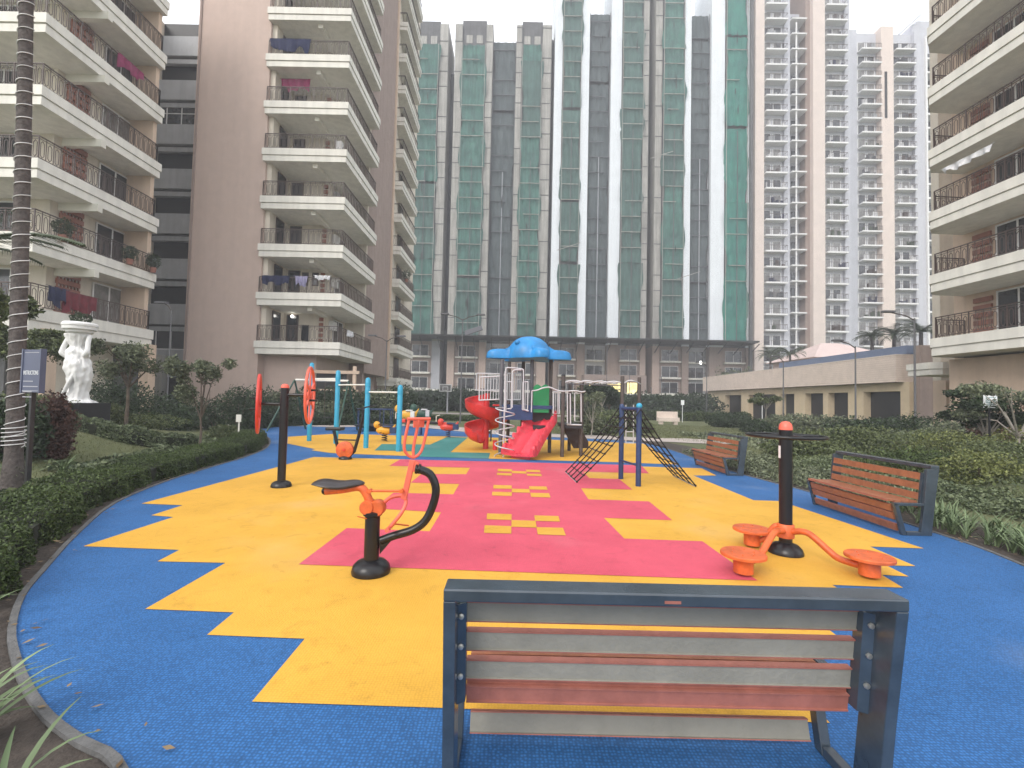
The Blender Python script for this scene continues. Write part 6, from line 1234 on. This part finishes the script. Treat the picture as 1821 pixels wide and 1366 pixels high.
# ---- rope-lit palm at the left edge, crown above the frame, one frond hanging into view
Yp = 7.2; b = P(24, 846, Yp); b = (b[0], Yp, float(hgt(b[0], Yp))-.05); tp = P(45, -30, Yp); tp2 = P(49, -150, Yp)
t = T('palm_tree', 'tall slim palm trunk wound with a white spiral rope light at the left edge', 'palm tree', b)
N = 26; m = MB(); pts = []; rs = []
for i in range(N*3+1): s_ = i/(N*3); pts.append(tuple(np.array(b)+(np.array(tp2)-np.array(b))*s_+np.array([.03*sin(s_*3), 0, 0]))); rs.append((.105-.025*s_+.05*max(0, 1-s_*14))*(1+.035*(i % 3 == 0)))
m.tube(pts, rs, 16); tk = t.part('trunk', m, trunkp, smooth=60)
m = MB(); hel = []; zbt = P(30, 795, Yp)[2]; tot = tp2[2]-zbt; turns = int(tot/.205)
for i in range(turns*18+1): a = 2*pi*i/18; s_ = i/(turns*18); z = zbt+tot*s_; f = (z-b[2])/(tp2[2]-b[2]); c = np.array(b)+(np.array(tp2)-np.array(b))*f+np.array([.03*sin(f*3), 0, 0]); r = (.105-.025*f+.05*max(0, 1-f*14))*1.05+.006; hel.append((c[0]+r*cos(a), c[1]+r*sin(a), z))
m.tube(hel, .0075, 5); hel2 = []
for i in range(5*18+1): a = 2*pi*i/18; z = zbt+.0+.32*i/90; f = (z-b[2])/(tp2[2]-b[2]); c = np.array(b)+(np.array(tp2)-np.array(b))*f; hel2.append((c[0]+.135*cos(a+1), c[1]+.135*sin(a+1), z))
m.tube(hel2, .0075, 5); t.part('rope_light', m, lightrope, smooth=60, parent=tk)
rg = np.random.default_rng(5); m = MB()
for k in range(14): frond(m, (tp2[0], tp2[1], tp2[2]), 2*pi*k/14+.2, 2.2, .4+.5*rg.random(), 1.0, rg)
t.part('crown', m, Lpalm)
c0 = P(-130, 470, 8.6); b0 = (c0[0], 8.6, float(hgt(c0[0], 8.6))); t = T('palm_tree', 'short palm beyond the left edge whose long frond reaches across the balconies', 'palm tree', b0); m = MB(); m.tube([b0, c0], [.16, .12], 10); t.part('trunk', m, trunkp, smooth=60)
m = MB(); rg = np.random.default_rng(8)
frond(m, c0, .05, 3.0, .9, 1.05, rg, 34, .17, .012)
for k in range(10): frond(m, c0, 1.0+k*.5, 2.2, .5+.6*rg.random(), 1.3, rg, 22, .2, .014)
t.part('crown', m, Lpalm)
# palms on the clubhouse roof and beyond
for i, (px, pb, pt, Y, r, lb) in enumerate(((1370, 660, 632, 62, 2.2, 'small palm above the left end of the clubhouse parapet'), (1405, 655, 632, 60, 2.3, 'small palm beside the left corner of the pink roofed building'), (1551, 628, 600, 44, 1.7, 'palm on the clubhouse roof right of the pink roof'), (1590, 625, 597, 42, 1.9, 'middle palm of the three on the clubhouse roof'), (1638, 620, 592, 40, 1.9, 'palm on the clubhouse roof next to the right-hand block'))):
    palm(px, pb, pt, Y, r, lb, 26, zb=5.2 if i > 1 else 0, grp='palms above the clubhouse', seed=i, tr=.14)
for i, px in enumerate((1292, 1318)): shrub(px, 660, 66, 1.6, 6.6, Lgrey, ['dusty bush on the terrace under the bright green net', 'dusty bush on the terrace next to the hoist mast'][i], 2500, .2, grp='dusty terrace bushes')
# plants in balconies
def potplant(p, r, h, label, lm=Ldark, n=900, size=.04):
    q = blobpts((0, 0, .25+h/2), (r, r, h/2), n, RNG, .3); o = quadmesh('potted_plant', leafquads(q, size), lm); o.location = p; tag(o, label, 'plant', 'potted plants on the balconies'); m = MB(); m.lathe([(.12, 0), (.16, .26), (.15, .27)], (0, 0, 0), 12); link('pot', m, terr, o, 40)
for i, (p, r, h, lb) in enumerate((((-19.4, 24.4, Z1+FH), .35, .8, 'leafy potted plant at the end of the second corner balcony of the left block'), ((-19.4, 22.9, Z1+FH), .3, .7, 'leafy potted plant at the middle of the second corner balcony of the left block'), ((-19.45, 19.5, Z1+FH), .4, .7, 'potted plant near the corner of the second balcony of the left block'), ((-21.5, 19.2, Z1+FH), .6, 1.0, 'large potted plant at the left edge on the second balcony'), ((-10.3, 43.2, Z1-FH*.42-.25+FH*3), .5, .9, 'leafy potted plant on the third stack of balconies'))): potplant(p, r, h, lb)
# wall creeper texture
x = RNG.uniform(-20, 35, 9000); z = RNG.uniform(0, 2.9, 9000)*(.6+.4*np.sin(x)*np.sin(x*.37)); o = quadmesh('creeper', leafquads(np.stack([x, np.full(9000, 77.93), z], 1), .14), Ldark); tag(o, 'dark creeper hanging over the boundary wall', 'creeper', kind='stuff')
x = RNG.uniform(-8, 8, 9000); y = RNG.uniform(.3, 14, 9000); d = distov(x, y); k = (d > -.15) & (d < 1.1) & (RNG.random(9000) < .6); x = x[k]; y = y[k]
Ldry = leafmat('dry_leaf', (.10, .06, .03), (.26, .19, .11), 3.)
o = quadmesh('leaf_litter', leafquads(np.stack([x, y, .02+0*x], 1), .022, .5, 6.), Ldry); tag(o, 'dry fallen leaves on the soil strip and kerb round the matting', 'leaf litter', kind='stuff')
# ---------------------------------------------------------------- air
hz_ = MB(); hz_.box((-60, -4, -2), (60, 112, 95)); hm = bpy.data.materials.new('haze_air'); hm.use_nodes = True; nt = hm.node_tree; nt.nodes.remove(nt.nodes['Principled BSDF']); pv = nt.nodes.new('ShaderNodeVolumePrincipled'); pv.inputs['Color'].default_value = (.93, .95, 1, 1); pv.inputs['Density'].default_value = .0022; nt.links.new(pv.outputs[0], nt.nodes['Material Output'].inputs['Volume'])
ho = link('haze', hz_, hm); tag(ho, kind='stuff')
